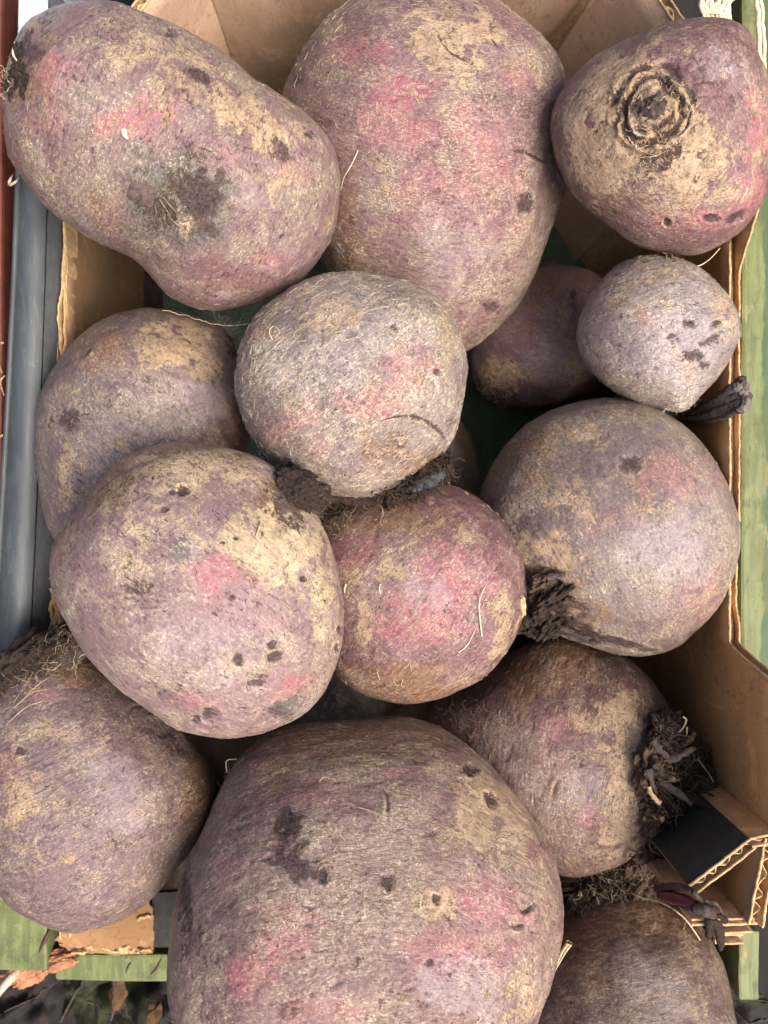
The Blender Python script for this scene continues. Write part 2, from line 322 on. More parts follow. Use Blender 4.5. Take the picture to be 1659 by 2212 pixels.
def project(p):
    d = CAM[2]-p[:, 2]
    return PCX+p[:, 0]/d*DREF/U, PCY-p[:, 1]/d*DREF/U
class Beet:
    def __init__(s, key, label, axis, mat, sub=7, feats=(), cracks=(), crown=None, lump=.02, fine=1.0, warp=1.22):
        z, kh = LAY[key]; s.b = b = Body(key, z, kh); s.key = key; s.seed = sum(map(ord, key))*3.7; s.lumpa = lump; s.fine = fine
        ax = axis[0]*b.u+axis[1]*b.v+axis[2]*b.n; ax = ax/np.linalg.norm(ax); s.ax = ax
        q = Vector(ax).to_track_quat('Z', 'Y'); M = Matrix.Translation(b.c) @ q.to_matrix().to_4x4()
        s.R = np.array(q.to_matrix())
        d, F = ICO[sub]
        al = np.arccos(np.clip(d[:, 2], -1, 1)); a2 = np.pi*(al/np.pi)**warp      # finer mesh on top
        sc = np.where(np.sin(al) > 1e-6, np.sin(a2)/np.maximum(np.sin(al), 1e-6), 0)
        d = np.stack([d[:, 0]*sc, d[:, 1]*sc, np.cos(a2)], 1)
        P = s.shape(d)
        px, py = project(P)
        nr = (P-b.c); nr /= np.linalg.norm(nr, axis=1)[:, None]
        nn = (s.b.local(P)/np.array([b.rm, b.rm, b.h])**2); nn = nn[:, :1]*b.u+nn[:, 1:2]*b.v+nn[:, 2:]*b.n
        nn /= np.linalg.norm(nn, axis=1)[:, None]
        vw = CAM-P; vw /= np.linalg.norm(vw, axis=1)[:, None]
        front = ss((nn*vw).sum(1), .0, .12)
        # stains, rubbed places and scars, plus painted sheen and shade, at their spots
        lo = (P-b.c) @ s.R
        wx = perlin(lo*90+s.seed)*22+perlin(lo*260+s.seed+5)*9; wy = perlin(lo*90+s.seed+31)*22+perlin(lo*260+s.seed+41)*9
        m = {k: np.zeros(len(P)) for k in 'tpdgbs'}
        bn = fbm(lo*30+s.seed+77, 2)
        m['t'] += .12+.3*ss(bn, .15, .7); m['g'] += .35*ss(-bn, .15, .7)
        for k, x, y, rx, ry, *e in feats:
            st = e[0] if e else .7; an = math.radians(e[1]) if len(e) > 1 else 0
            dx, dy = px-x, py-y; R_ = max(rx, ry)*1.9+12
            sel = np.where((np.abs(dx) < R_) & (np.abs(dy) < R_) & (front > 0))[0]
            if not len(sel): continue
            u, v = dx[sel]*math.cos(an)+dy[sel]*math.sin(an), -dx[sel]*math.sin(an)+dy[sel]*math.cos(an)
            fr = 1.6/(math.sqrt(rx*ry)*U); jag = fbm(lo[sel]*fr+s.seed+x*.013+y*.007, 4)
            small = min(rx, ry) < 22
            q2 = np.sqrt((u/rx)**2+(v/ry)**2)+jag*(.30 if small else .55)
            f = np.zeros(len(P)); f[sel] = ((1-ss(q2, .30, 1.55)) if k == 'd' else (1-ss(q2, .35, 1.25)))*st*front[sel]
            if k == 'd' and small:
                rim = np.exp(-((q2-1.30)/.22)**2)*st*front[sel]; P[sel] = P[sel]+nr[sel]*(rim*.00032)[:, None]
                m['t'][sel] = np.maximum(m['t'][sel], rim*.45)
            m[k] = np.maximum(m[k], f)
            if k == 'd' and min(rx, ry) < 30: P = P-nr*(f*.0008)[:, None]
        for cpts, cw, *_ in cracks:
            q = smooth_path(np.array(cpts, float), 40); best = np.full(len(P), 1e9); sg = np.zeros(len(P))
            near = np.where((px > q[:, 0].min()-40) & (px < q[:, 0].max()+40) & (py > q[:, 1].min()-40) & (py < q[:, 1].max()+40) & (front > .3))[0]
            if not len(near): continue
            xy = np.stack([px[near], py[near]], 1); D = np.linalg.norm(xy[:, None]-q[None], axis=2); i = D.argmin(1); dd = D.min(1)
            tg = np.gradient(q, axis=0)[i]; rel = xy-q[i]; sgn = np.sign(tg[:, 0]*rel[:, 1]-tg[:, 1]*rel[:, 0]); sd_ = dd*sgn
            endf = np.sin(np.clip(i/39*np.pi, .15, 3.0))
            P[near] = P[near]+nr[near]*((.0009*np.exp(-((sd_-8)/9)**2)-.0008*np.exp(-(sd_/5)**2))*endf)[:, None]
            m['d'][near] = np.maximum(m['d'][near], .75*np.exp(-(sd_/6)**2)*endf)
            m['t'][near] = np.maximum(m['t'][near], .6*np.exp(-((sd_-9)/8)**2)*endf)
        if crown is not None: P = crown(s, P, px, py, nr, front, m)
        if sub >= 7:
            e = perlin(lo*420+s.seed)*.00007+perlin(lo*1000+s.seed)*.00008
            lz = lo*np.array([150, 150, 650]); e = e+perlin(lz+s.seed)*.00011
            e = e-ss(perlin(lo*np.array([170, 170, 330])+s.seed+9), .42, .62)*.00028
            P = P+nr*(e*fine)[:, None]
        me = mesh_np('beetroot', P, F, mat)
        for nm, ks in (('mask_a', 'tpd'), ('mask_b', 'gbs')):
            at_ = me.attributes.new(nm, 'FLOAT_COLOR', 'POINT'); c = np.zeros((len(P), 4), np.float32); c[:, 3] = 1
            for i, k in enumerate(ks): c[:, i] = m[k]
            at_.data.foreach_set('color', c.ravel())
        s.P = P; s.F = F; s.nr = nr; s.front = front
        s.o = link('beetroot', me, None, M, label=label, category='beetroot', group='beetroots heaped in the carton')
        s.bvh = None; s.crk = [smooth_path([s.on(x, y)[0]+.0001*s.on(x, y)[1] for x, y in c[0]], 24) if c else None for c in cracks]
        for c, p in zip(cracks, s.crk):
            wd = c[1]*U*.34
            pr = p-np.array(s.on(*c[0][len(c[0])//2])[1])*wd*.9
            V, Fq = tubes([pr], [wd], 6, np.sin(np.linspace(.12, 3.02, 24))**.6)
            link('crack', mesh_np('crack', V, Fq, CRACK), s.o)
    def shape(s, d):
        b = s.b; q = b.surf(d); P = b.world(q); lo = (P-b.c) @ s.R; r = b.rm
        n = P-b.c; n = n/np.linalg.norm(n, axis=1)[:, None]
        e = perlin(lo/r*1.3+s.seed)*s.lumpa*r+perlin(lo/r*np.array([2.6,2.6,.7])+s.seed+60)*s.lumpa*.55*r+np.minimum(perlin(lo/r*2.0+s.seed+90)+.25,0)*s.lumpa*.9*r+perlin(lo*38+s.seed+3)*.0008+perlin(lo*np.array([85, 85, 150])+s.seed+8)*.00042
        return P+n*e[:, None]
    def on(s, px, py):
        if s.bvh is None: s.bvh = BVHTree.FromPolygons([tuple(v) for v in s.P], [tuple(f) for f in s.F])
        d = ray(px, py); h = s.bvh.ray_cast(Vector(CAM), Vector(d/np.linalg.norm(d)))
        if h[0] is None:
            p = Vector(at(px, py, s.b.c[2])); h = s.bvh.find_nearest(p)
        return np.array(h[0]), np.array(h[1])
    def fibres(s, n, mat, length=(.002, .007), width=(.00006, .00013), lift=.00016, name='skin_fibres', along=.25, curl=.35, seed=0, top=-.25):
        """fine dry rootlets lying on the skin, one loose mass"""
        rg = np.random.default_rng(int(s.seed*10)+seed); b = s.b
        d = rg.normal(size=(n*3, 3)); d /= np.linalg.norm(d, axis=1)[:, None]; d = d[d[:, 2] > top]; d = d[perlin(d*3.1+s.seed)+.6*perlin(d*8+s.seed) > rg.uniform(-.45, .55, len(d))][:n]; n = len(d)
        axl = np.array([s.ax @ b.u, s.ax @ b.v, s.ax @ b.n])
        K = 5; L = rg.uniform(*length, n)*rg.uniform(.4, 1, n); pts = []
        t = np.cross(d, axl)+along*rg.normal(size=(n, 3)); t /= np.linalg.norm(t, axis=1)[:, None]+1e-9
        cu = rg.normal(size=n)*curl; lf = lift*rg.uniform(.6, 1.6, n)
        for k in range(K):
            P = s.shape(d); nn = P-b.c; nn /= np.linalg.norm(nn, axis=1)[:, None]
            pts.append(P+nn*lf[:, None])
            t = t-d*(t*d).sum(1)[:, None]; t /= np.linalg.norm(t, axis=1)[:, None]+1e-9
            sd_ = np.cross(d, t); t = t+sd_*(cu+rg.normal(size=n)*.15)[:, None]; t /= np.linalg.norm(t, axis=1)[:, None]
            d = d+t*(L/(K-1)/b.rm)[:, None]; d /= np.linalg.norm(d, axis=1)[:, None]
        pts = np.stack(pts, 1)
        V, F = tubes(pts, rg.uniform(*width, n), 3, [.5, 1, 1, .9, .4])
        return link(name, mesh_np(name, V, F, mat), s.o, kind='stuff')
    def tangle(s, spots, n, length, mat, width=(.00012, .00030), name='root_hairs', out=.8, wild=.6, seed=0):
        """matted rootlets: spots = [(point, normal, radius)]"""
        rg = np.random.default_rng(int(s.seed*10)+900+seed); K = 8; pts = []
        for i in range(n):
            p, nn, R = spots[rg.integers(len(spots))]
            t1 = np.cross(nn, [.3, .5, .8]); t1 /= np.linalg.norm(t1); t2 = np.cross(nn, t1)
            a, r = rg.uniform(0, 6.283), R*math.sqrt(rg.random())
            q = p+(t1*math.cos(a)+t2*math.sin(a))*r-nn*.0012
            dr = out*np.array(nn)+wild*rg.normal(size=3)+(t1*math.cos(a)+t2*math.sin(a))*.4; dr /= np.linalg.norm(dr)
            L = rg.uniform(*length); path = [q]
            for k in range(K-1):
                dr = dr+rg.normal(size=3)*.45; dr /= np.linalg.norm(dr); path.append(path[-1]+dr*L/(K-1))
            pts.append(path)
        V, F = tubes(np.array(pts), rg.uniform(*width, n), 4, np.linspace(1, .35, K))
        return link(name, mesh_np(name, V, F, mat), s.o, kind='stuff')
    def blob(s, name, p, ax, sz, mat, amp=.22, freq=2.2, sub=5, ring=0, seed=0):
        d, F = ICO[sub]; ax = np.array(ax, float); ax /= np.linalg.norm(ax)
        t1 = np.cross(ax, [.31, .52, .8]); t1 /= np.linalg.norm(t1); t2 = np.cross(ax, t1)
        e = 1+amp*fbm(d*freq+seed*3.1+s.seed, 4)
        if ring: e = e+.12*np.sin(d[:, 2]*ring)
        q = d*e[:, None]*np.array(sz)
        return link(name, mesh_np(name, np.array(p)+q[:, :1]*t1+q[:, 1:2]*t2+q[:, 2:]*ax, F, mat), s.o)
    def stub(s, p, dr, L, r0, r1, mat, name='stalk_stub', bend=.2, flat=1.0, seed=0, label=None):
        rg = np.random.default_rng(seed+int(s.seed)); dr = np.array(dr, float); dr /= np.linalg.norm(dr)
        sd_ = rg.normal(size=3); K = 9
        path = [np.array(p)+dr*L*k/(K-1)+sd_*bend*L*(k/(K-1))**2*.5 for k in range(K)]
        rad = np.linspace(r0, r1, K)*(1+.12*rg.normal(size=K)); V, F = tubes([path], [rad], 10)
        V = V+.0006*np.stack([perlin(V*np.array([700, 700, 200])+seed), perlin(V*700+seed+9), perlin(V*700+seed+19)], 1)*min(1, r0/.002)
        n = len(V); c = V[-10:].mean(0)-dr*r1*.3; V = np.r_[V, [c]]
        cap = np.array([[n-10+i, n-10+(i+1) % 10, n, n] for i in range(10)])
        me = bpy.data.meshes.new(name); me.from_pydata([tuple(v) for v in V], [], [tuple(f) for f in F]+[tuple(f[:3]) for f in cap])
        for f in me.polygons: f.use_smooth = True
        me.materials.append(mat)
        o = link(name, me, s.o)
        if label: o['label'] = label
        return o

# ---------------------------------------------------------------- setting: ground, counter, wooden crate, carton
def board_mat(name, col, stripes=True, axis=0, var=.22, dirt=.3):
    g = N(name); o = g.obj()
    n1 = g.noise(o, 26, 3, .6); n2 = g.noise(g.map(o, (1, 1, 6)), 260, 4, .65); n3 = g.noise(g.map(o, (5, 5, 1)), 240, 4, .7)
    c = g.mix(g.step(n1, .35, .65), col, tuple(x*(1-var) for x in col))
    c = g.mix(g.math('MULTIPLY', g.step(n3, .45, .7), .35), c, tuple(min(1, x*1.35) for x in col))
    c = g.mix(g.math('MULTIPLY', g.step(n2, .56, .72), .3), c, tuple(x*.5 for x in col))
    c = g.mix(g.math('MULTIPLY', g.step(g.noise(o, 900, 2, .5), .62, .7), .4), c, tuple(x*.45 for x in col))
    c = g.mix(g.math('MULTIPLY', g.step(g.noise(o, 14, 4, .7), .55, .7), dirt), c, tuple(x*.42 for x in col))
    sc = g.noise(g.map(o, (1, 1, 1), (2, 5, 1)), 42, 7, .78, .8)
    c = g.mix(g.math('MULTIPLY', g.step(sc, .57, .64), .45), c, tuple(min(1, x*1.5+.03) for x in col))
    c = g.mix(g.math('MULTIPLY', g.step(sc, .42, .34), .55), c, tuple(x*.38 for x in col))
    cr = g.math('ABSOLUTE', g.math('SUBTRACT', g.noise(o, 22, 4, .6, 1.0), .5))
    c = g.mix(g.math('MULTIPLY', g.step(cr, .001, .006, 1, 0), .5), c, tuple(x*.45 for x in col))
    h = g.math('ADD', g.math('MULTIPLY', n3, .6), g.math('MULTIPLY', n1, .8))
    g.set(Base_Color=c, Roughness=.72, Specular_IOR_Level=.25, Normal=g.bump(h, .35, .0008))
    return g.m
KRAFT = board_mat('kraft_board', (.475, .315, .212)); KRAFT_D = board_mat('kraft_board_shaded', (.25, .155, .085)); KRAFT_R = board_mat('kraft_board_warm', (.52, .285, .118))  # left-wall copy darkened for the shade there; warm copy coloured as lit
TORN = board_mat('kraft_board_soiled', (.27, .145, .062))
PAPER_EDGE = plain('torn_paper_edge', (.58, .39, .20), .85, .4, 500, bump=.4)
PAPER_PALE = plain('pale_torn_paper', (.80, .64, .42), .85, .3, 500, bump=.4)
BLACKB = plain('black_printed_board', (.017, .0165, .014), .75, .3, 400, (.030, .028, .022), bump=.25, spec=.35)
CRACK = plain('dark_crack', (.075, .046, .034), .8, .4, 900)
SOIL = plain('dark_crown_soil', (.026, .017, .014), .85, .5, 900, (.075, .048, .032), bump=.9, bdist=.0015)
CROWN_TAN = plain('corky_crown', (.20, .13, .08), .85, .5, 900, (.05, .03, .025), bump=.9, bdist=.0015)
HAIR_D = plain('dark_rootlet', (.050, .032, .024), .8, .5, 300, (.13, .085, .05))
HAIR_P = plain('pale_rootlet', (.74, .62, .44), .75, .35, 300)
HAIR_T = plain('tan_rootlet', (.55, .42, .27), .8, .45, 300)
STALK = plain('dry_stalk', (.080, .056, .046), .8, .5, 500, (.030, .021, .020), stretch=(1, 1, .3), bump=.7)
STALK_R = plain('wine_red_stalk', (.13, .012, .03), .45, .4, 400, (.05, .01, .02), bump=.4, spec=.5)

def steel():
    g = N('grey_painted_steel'); o = g.obj()
    n1 = g.noise(o, 18, 4, .6); n2 = g.noise(g.map(o, (1, .15, 1)), 300, 4, .6); n3 = g.noise(o, 420, 4, .7)
    sepn = g.t.nodes.new('ShaderNodeSeparateXYZ'); g.put(sepn.inputs[0], o)
    c = g.mix(g.step(n1, .35, .65), (.050, .058, .063), (.068, .076, .080))
    c = g.mix(g.math('MULTIPLY', g.step(n2, .5, .7), .2), c, (.16, .17, .17))
    c = g.mix(g.math('MULTIPLY', g.step(g.noise(g.map(o, (1, .35, 1)), 70, 6, .75), .55, .66), .5), c, (.055, .055, .052))
    sr = g.math('ABSOLUTE', g.math('SUBTRACT', g.noise(g.map(o, (1, .08, 1)), 160, 3, .6, .6), .5))
    c = g.mix(g.math('MULTIPLY', g.step(sr, .001, .008, 1, 0), .18), c, (.26, .27, .27))
    c = g.mix(g.math('MULTIPLY', g.step(g.voro(o, 95), .03, .075, 1, 0), g.step(g.noise(o, 40, 2), .52, .6)), c, (.5, .48, .42))
    fl = g.math('ADD', g.math('MULTIPLY', g.math('SUBTRACT', g.noise(o, 120, 5, .7), .5), .05), sepn.outputs[1])
    white = g.mix(g.step(n3, .56, .66), (.72, .70, .68), (.30, .29, .29))
    c = g.mix(g.step(fl, .136, .146), c, white)
    g.set(Base_Color=c, Roughness=g.math('ADD', .42, g.math('MULTIPLY', n1, .2)), Metallic=.15, Specular_IOR_Level=.5,
          Normal=g.bump(g.math('ADD', n2, n3), .12, .0004))
    return g.m
def green_paint():
    g = N('worn_green_paint'); o = g.obj()
    gr = g.map(o, (1, .12, 1)); n1 = g.noise(gr, 330, 5, .65, .2); n2 = g.noise(o, 32, 4, .65, .5); n3 = g.noise(o, 500, 4, .7)
    n4 = g.noise(g.map(o, (1, .22, 1), (3, 1, 2)), 55, 6, .7, .3)
    sx = g.t.nodes.new('ShaderNodeSeparateXYZ'); g.put(sx.inputs[0], o)
    c = g.mix(g.step(n1, .36, .64), (.138, .160, .058), (.088, .108, .036))
    c = g.mix(g.math('MULTIPLY', g.step(n3, .57, .7), .5), c, (.16, .19, .09))
    c = g.mix(g.math('MULTIPLY', g.step(g.math('ADD', g.math('MULTIPLY', n4, .75), g.math('MULTIPLY', n1, .25)), .535, .575), .8), c, g.mix(g.step(n1, .4, .6), (.165, .125, .042), (.115, .11, .038)))
    gk = g.math('ADD', g.math('MULTIPLY', g.noise(o, 38, 5, .7, .4), .7), g.math('MULTIPLY', n3, .3))
    c = g.mix(g.math('MULTIPLY', g.step(gk, .50, .60), .6), c, (.060, .062, .026))
    c = g.mix(g.math('MULTIPLY', g.step(gk, .44, .38), .35), c, (.24, .25, .13))
    edge = g.math('ADD', sx.outputs[0], g.math('MULTIPLY', g.math('SUBTRACT', g.noise(g.map(o, (1, .3, 1)), 60, 5, .7), .5), .016))
    c = g.mix(g.step(edge, .0022, .0040), c, g.mix(g.step(n1, .4, .6), (.035, .075, .036), (.065, .085, .03)))
    c = g.mix(g.math('MULTIPLY', g.step(g.noise(g.map(o, (1, .3, 1), (7, 7, 7)), 120, 5, .7), .62, .66), .8), c, (.26, .18, .085))
    c = g.mix(g.step(g.noise(g.map(o, (1, .25, 1)), 420, 3, .6), .66, .70), c, (.06, .07, .03))
    g.set(Base_Color=c, Roughness=.6, Specular_IOR_Level=.35, Normal=g.bump(g.math('ADD', n1, n4), .4, .0008))
    return g.m
STEEL = steel(); GREEN = green_paint()
GREEN_D = plain('dark_green_base_haze', (.060, .095, .060), .85, .35, 60, (.038, .060, .038))  # base board colour, brightened to imitate green haze between the beets
RAW = plain('raw_orange_wood', (.40, .17, .085), .85, .5, 260, (.20, .085, .045), stretch=(1, .3, 1), bump=.6)
WHITEWOOD = plain('pale_split_wood', (.50, .40, .30), .8, .5, 300, stretch=(1, .2, 1), bump=.5)
REDW = plain('red_brown_stained_wood', (.15, .040, .022), .6, .4, 120, (.085, .024, .015), stretch=(1, .25, 1), bump=.35, spec=.4)
NAVY = plain('navy_plastic', (.035, .055, .095), .5, .3, 100, spec=.4)
PALEBLUE = plain('pale_blue_plastic', (.62, .74, .78), .5, .15, 80)
LEAF = plain('withered_green_leaf', (.026, .028, .010), .8, .5, 160, (.011, .012, .006), bump=.7)
LEAF_P = plain('withered_purple_leaf', (.009, .007, .009), .75, .5, 160, (.016, .011, .008), bump=.7)
LEAF_O = plain('withered_ochre_leaf', (.09, .045, .015), .85, .5, 160, (.04, .02, .009), bump=.7)

def box(name, x0, x1, y0, y1, z0, z1, mat, parent=None, n=(1, 1, 1), wob=0.0, bev=.0008, seed=0, **props):
    bm = bmesh.new(); bmesh.ops.create_cube(bm, size=1)
    for v in bm.verts: v.co = Vector((x0+(v.co.x+.5)*(x1-x0), y0+(v.co.y+.5)*(y1-y0), z0+(v.co.z+.5)*(z1-z0)))
    if bev: bmesh.ops.bevel(bm, geom=bm.edges[:], offset=bev, segments=2, affect='EDGES', profile=.6)
    if wob:
        L = [e for e in bm.edges if e.calc_length() > .02]
        bmesh.ops.subdivide_edges(bm, edges=L, cuts=n[0], use_grid_fill=True)
        P = np.array([v.co for v in bm.verts]); f = np.array([28, 28, 28])
        D = np.stack([perlin(P*f+seed), perlin(P*f+seed+13), perlin(P*f+seed+29)], 1)*wob
        D += np.stack([perlin(P*170+seed), perlin(P*170+seed+13), perlin(P*170+seed+29)], 1)*wob*.35
        for v, d in zip(bm.verts, D): v.co += Vector(d)
    me = bpy.data.meshes.new(name); bm.to_mesh(me); bm.free(); me.materials.append(mat)
    for p in me.polygons: p.use_smooth = False
    return link(name, me, parent, **props)
def sheet(path, zb, zt, o0, o1, levels=8, wob=.0003, seed=0, lean=0.0, bulge=0.0):
    """upright sheet with thickness: path (n,2); zb, zt heights (n); o0..o1 offsets along its left-hand normal"""
    path = np.asarray(path, float); n = len(path); zt = np.broadcast_to(zt, n); zb = np.broadcast_to(zb, n)
    T = np.gradient(path, axis=0); T /= np.linalg.norm(T, axis=1)[:, None]; Nn = np.stack([-T[:, 1], T[:, 0]], 1)
    t = np.linspace(0, 1, levels); Z = zb[:, None]+(zt-zb)[:, None]*t[None]
    base = np.repeat(path[:, None], levels, 1)
    p3 = np.concatenate([base, Z[..., None]], 2)
    dv = perlin(p3.reshape(-1, 3)*np.array([40, 40, 25])+seed).reshape(n, levels)*wob*2+perlin(p3.reshape(-1, 3)*160+seed).reshape(n, levels)*wob
    dv = dv+lean*(t[None]-1)+bulge*np.sin(t*np.pi)[None]
    def side(o): return np.concatenate([base+Nn[:, None]*(o+dv)[..., None], Z[..., None]], 2).reshape(-1, 3)
    V = np.r_[side(o0), side(o1)]; m = n*levels
    i, j = np.meshgrid(np.arange(n-1), np.arange(levels-1), indexing='ij'); b = (i*levels+j).ravel()
    q = np.stack([b, b+1, b+levels+1, b+levels], 1)
    F = [q, q[:, ::-1]+m]
    i = np.arange(n-1); a = i*levels+levels-1; F.append(np.stack([a, a+m, a+levels+m, a+levels], 1))
    j = np.arange(levels-1); F.append(np.stack([j, j+m, j+1+m, j+1], 1)); e = (n-1)*levels
    F.append(np.stack([e+j, e+j+1, e+j+1+m, e+j+m], 1))
    return V, np.concatenate(F)
def seg(a, b, step=.0015):
    a, b = np.array(a, float), np.array(b, float); n = max(3, int(np.linalg.norm(b-a)/step)); return a+(b-a)*np.linspace(0, 1, n)[:, None]
def polypath(pts, step=.0015):
    r = [seg(pts[i], pts[i+1], step)[:-1] for i in range(len(pts)-1)]; return np.concatenate(r+[np.array([pts[-1]], float)])
def ragged(n, amp, seed, f=.12):
    x = np.arange(n); p = np.stack([x*f, x*0+seed*1.7, x*0+.5], 1); return fbm(p, 3)*amp

# ground far below, counter under the crates
gm = mesh_np('ground', [(-40, -40, -.85), (40, -40, -.85), (40, 40, -.85), (-40, 40, -.85)], [(0, 1, 2, 3)], plain('ground_asphalt', (.06, .058, .055), .9, .3, 2), False)
link('ground', gm, kind='structure')
box('stall_counter', -.9, .9, -.6, .8, -.055, -.012, plain('dark_counter_wood', (.014, .011, .010), .85, .4, 60, stretch=(1, .1, 1)), label='dark wooden stall counter underneath the carton and crate', category='counter')

# green painted wooden crate round the carton
crate = empty('wooden_crate', (0.165, .05, -.011), label='worn green painted wooden crate frame around the cardboard carton', category='crate')
box('slat', .1580, .1735, -.165, .33, .128, .1515, GREEN, crate, (60,), .0007, .0016, 3)
box('slat', -.1575, .170, -.2245, -.2115, .012, .1215, GREEN, crate, (40,), .0006, .0014, 5)
box('corner_block', .1575, .1668, -.2165, -.186, .02, .1500, GREEN, crate, (12,), .0006, .0012, 7)
box('corner_block', -.200, -.1590, -.2170, -.166, .02, .1265, GREEN, crate, (12,), .0008, .0014, 9)
box('base_board', -.2, .172, -.21, .30, -.010, .008, GREEN_D, crate, bev=.001)
# broken end of the near slat: torn orange wood
sp = []
rg = np.random.default_rng(11); dI, FI = ICO[4]
for i in range(34):
    px = rg.uniform(28, 158); py = 2100-(px-28)*.24+rg.normal()*11; z = rg.uniform(.1185, .1245)
    a = math.radians(rg.uniform(8, 40)); L, Wd = rg.uniform(.004, .009), rg.uniform(.0016, .0034)
    q = dI*(1+.45*fbm(dI*2.1+i*5.3, 3))[:, None]*np.array([L, Wd, .0012])
    sp.append((np.stack([q[:, 0]*math.cos(a)-q[:, 1]*math.sin(a), q[:, 0]*math.sin(a)+q[:, 1]*math.cos(a), q[:, 2]], 1)+at(px, py, z), FI))
V, F = merge(sp)
link('splintered_end', mesh_np('splintered_end', V, F, RAW, False), crate, kind='stuff')
V, F = tubes([smooth_path([at(-12, 2165, .122), at(8, 2130, .126), at(38, 2098, .124), at(52, 2085, .122)], 10)], [.0022], 6, np.sin(np.linspace(.2, 2.9, 10)))
link('wood_splinter', mesh_np('wood_splinter', V, F, WHITEWOOD, False), crate)
for pts, r in (([(108, 2008), (98, 2030), (84, 2058)], .0011), ([(474, 0), (475, 1)], 0), ([(283, 2078), (276, 2090), (272, 2102)], .0006), ([(349, 2070), (338, 2092), (325, 2105)], .0006)):
    if not r: continue
    z = .1269 if pts[0][0] < 150 else .1219
    V, F = tubes([smooth_path([at(x, y, z) for x, y in pts], 9)], [r], 5, np.sin(np.linspace(.3, 2.9, 9)))
    link('split', mesh_np('split', V, F, CRACK), crate)

# grey steel rail along the far-left side
rail = empty('steel_rail', (-.16, .05, -.011), label='grey painted steel angle rail running beside the carton', category='rail')
def railpt(px, py): return at(px, py, .152)[:2]
rp = [(railpt(101, -60), railpt(44, -60)), (railpt(98, 470), railpt(32, 470)), (railpt(76, 1100), railpt(1, 1100)), (railpt(58, 1480), railpt(-25, 1480)), (railpt(40, 1900), railpt(-40, 1900))]
R_in = smooth_path([a for a, b in rp], 60); R_out = smooth_path([b for a, b in rp], 60)
def strip3(name, A, B, za, zb, th, mat, parent):
    n = len(A); wz = perlin(np.stack([np.arange(n)*.21, np.zeros(n), np.zeros(n)], 1))*.0004
    V = np.concatenate([np.c_[A, za+wz], np.c_[B, zb+wz], np.c_[B, zb+wz-th], np.c_[A, za+wz-th]]); F = []
    for i in range(n-1):
        for k in range(4): F.append((k*n+i, k*n+i+1, (k+1) % 4*n+i+1, (k+1) % 4*n+i))
    me = mesh_np(name, V, F, mat, False); o = link(name, me, parent)
    return o
strip3('top_flange', R_in, R_out, .1520, .1522, .0022, STEEL, rail)
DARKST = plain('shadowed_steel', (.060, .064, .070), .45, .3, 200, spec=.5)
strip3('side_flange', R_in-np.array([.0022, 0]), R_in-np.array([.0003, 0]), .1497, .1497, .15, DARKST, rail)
strip3('outer_lip', R_out+np.array([.0018, 0]), R_out+np.array([.0001, 0]), .1535, .1535, .012, STEEL, rail)
m_ = mesh_np('rivet', *[np.array(x) for x in (lambda d: (d[0]*np.array([.0022, .0022, .0008])+at(97, 1000, .1524), d[1]))(ICO[3])], STEEL); link('rivet', m_, rail)

# neighbours seen past the rail
nb = box('printed_box', -.36, -.1745, -.05, .245, .02, .139, REDW, n=(6,), bev=.002, wob=.0004, label='red brown stained box showing as a sliver beyond the steel rail', category='box')
rg = np.random.default_rng(4); lt = []
for i in range(9):
    y = rg.uniform(690, 960); x = rg.uniform(0, 9)-(y-690)*.02; p = at(x, y, .1396)
    lt.append(smooth_path([p, p+np.array([rg.normal()*.0012, rg.normal()*.002, 0]), p+np.array([rg.normal()*.002, rg.normal()*.003, 0])], 6))
V, F = tubes(np.array(lt), [.0004]*9, 4); link('lettering', mesh_np('lettering', V, F, PAPER_EDGE), nb, kind='stuff')
box('plastic_tub', -.38, -.168, .246, .40, .02, .13, PALEBLUE, bev=.003, label='pale blue plastic tub at the far end of red brown box', category='tub')
box('plastic_crate', -.1450, -.085, .262, .32, .02, .135, NAVY, bev=.003, label='dark navy plastic crate edge behind the far cardboard wall', category='plastic crate')

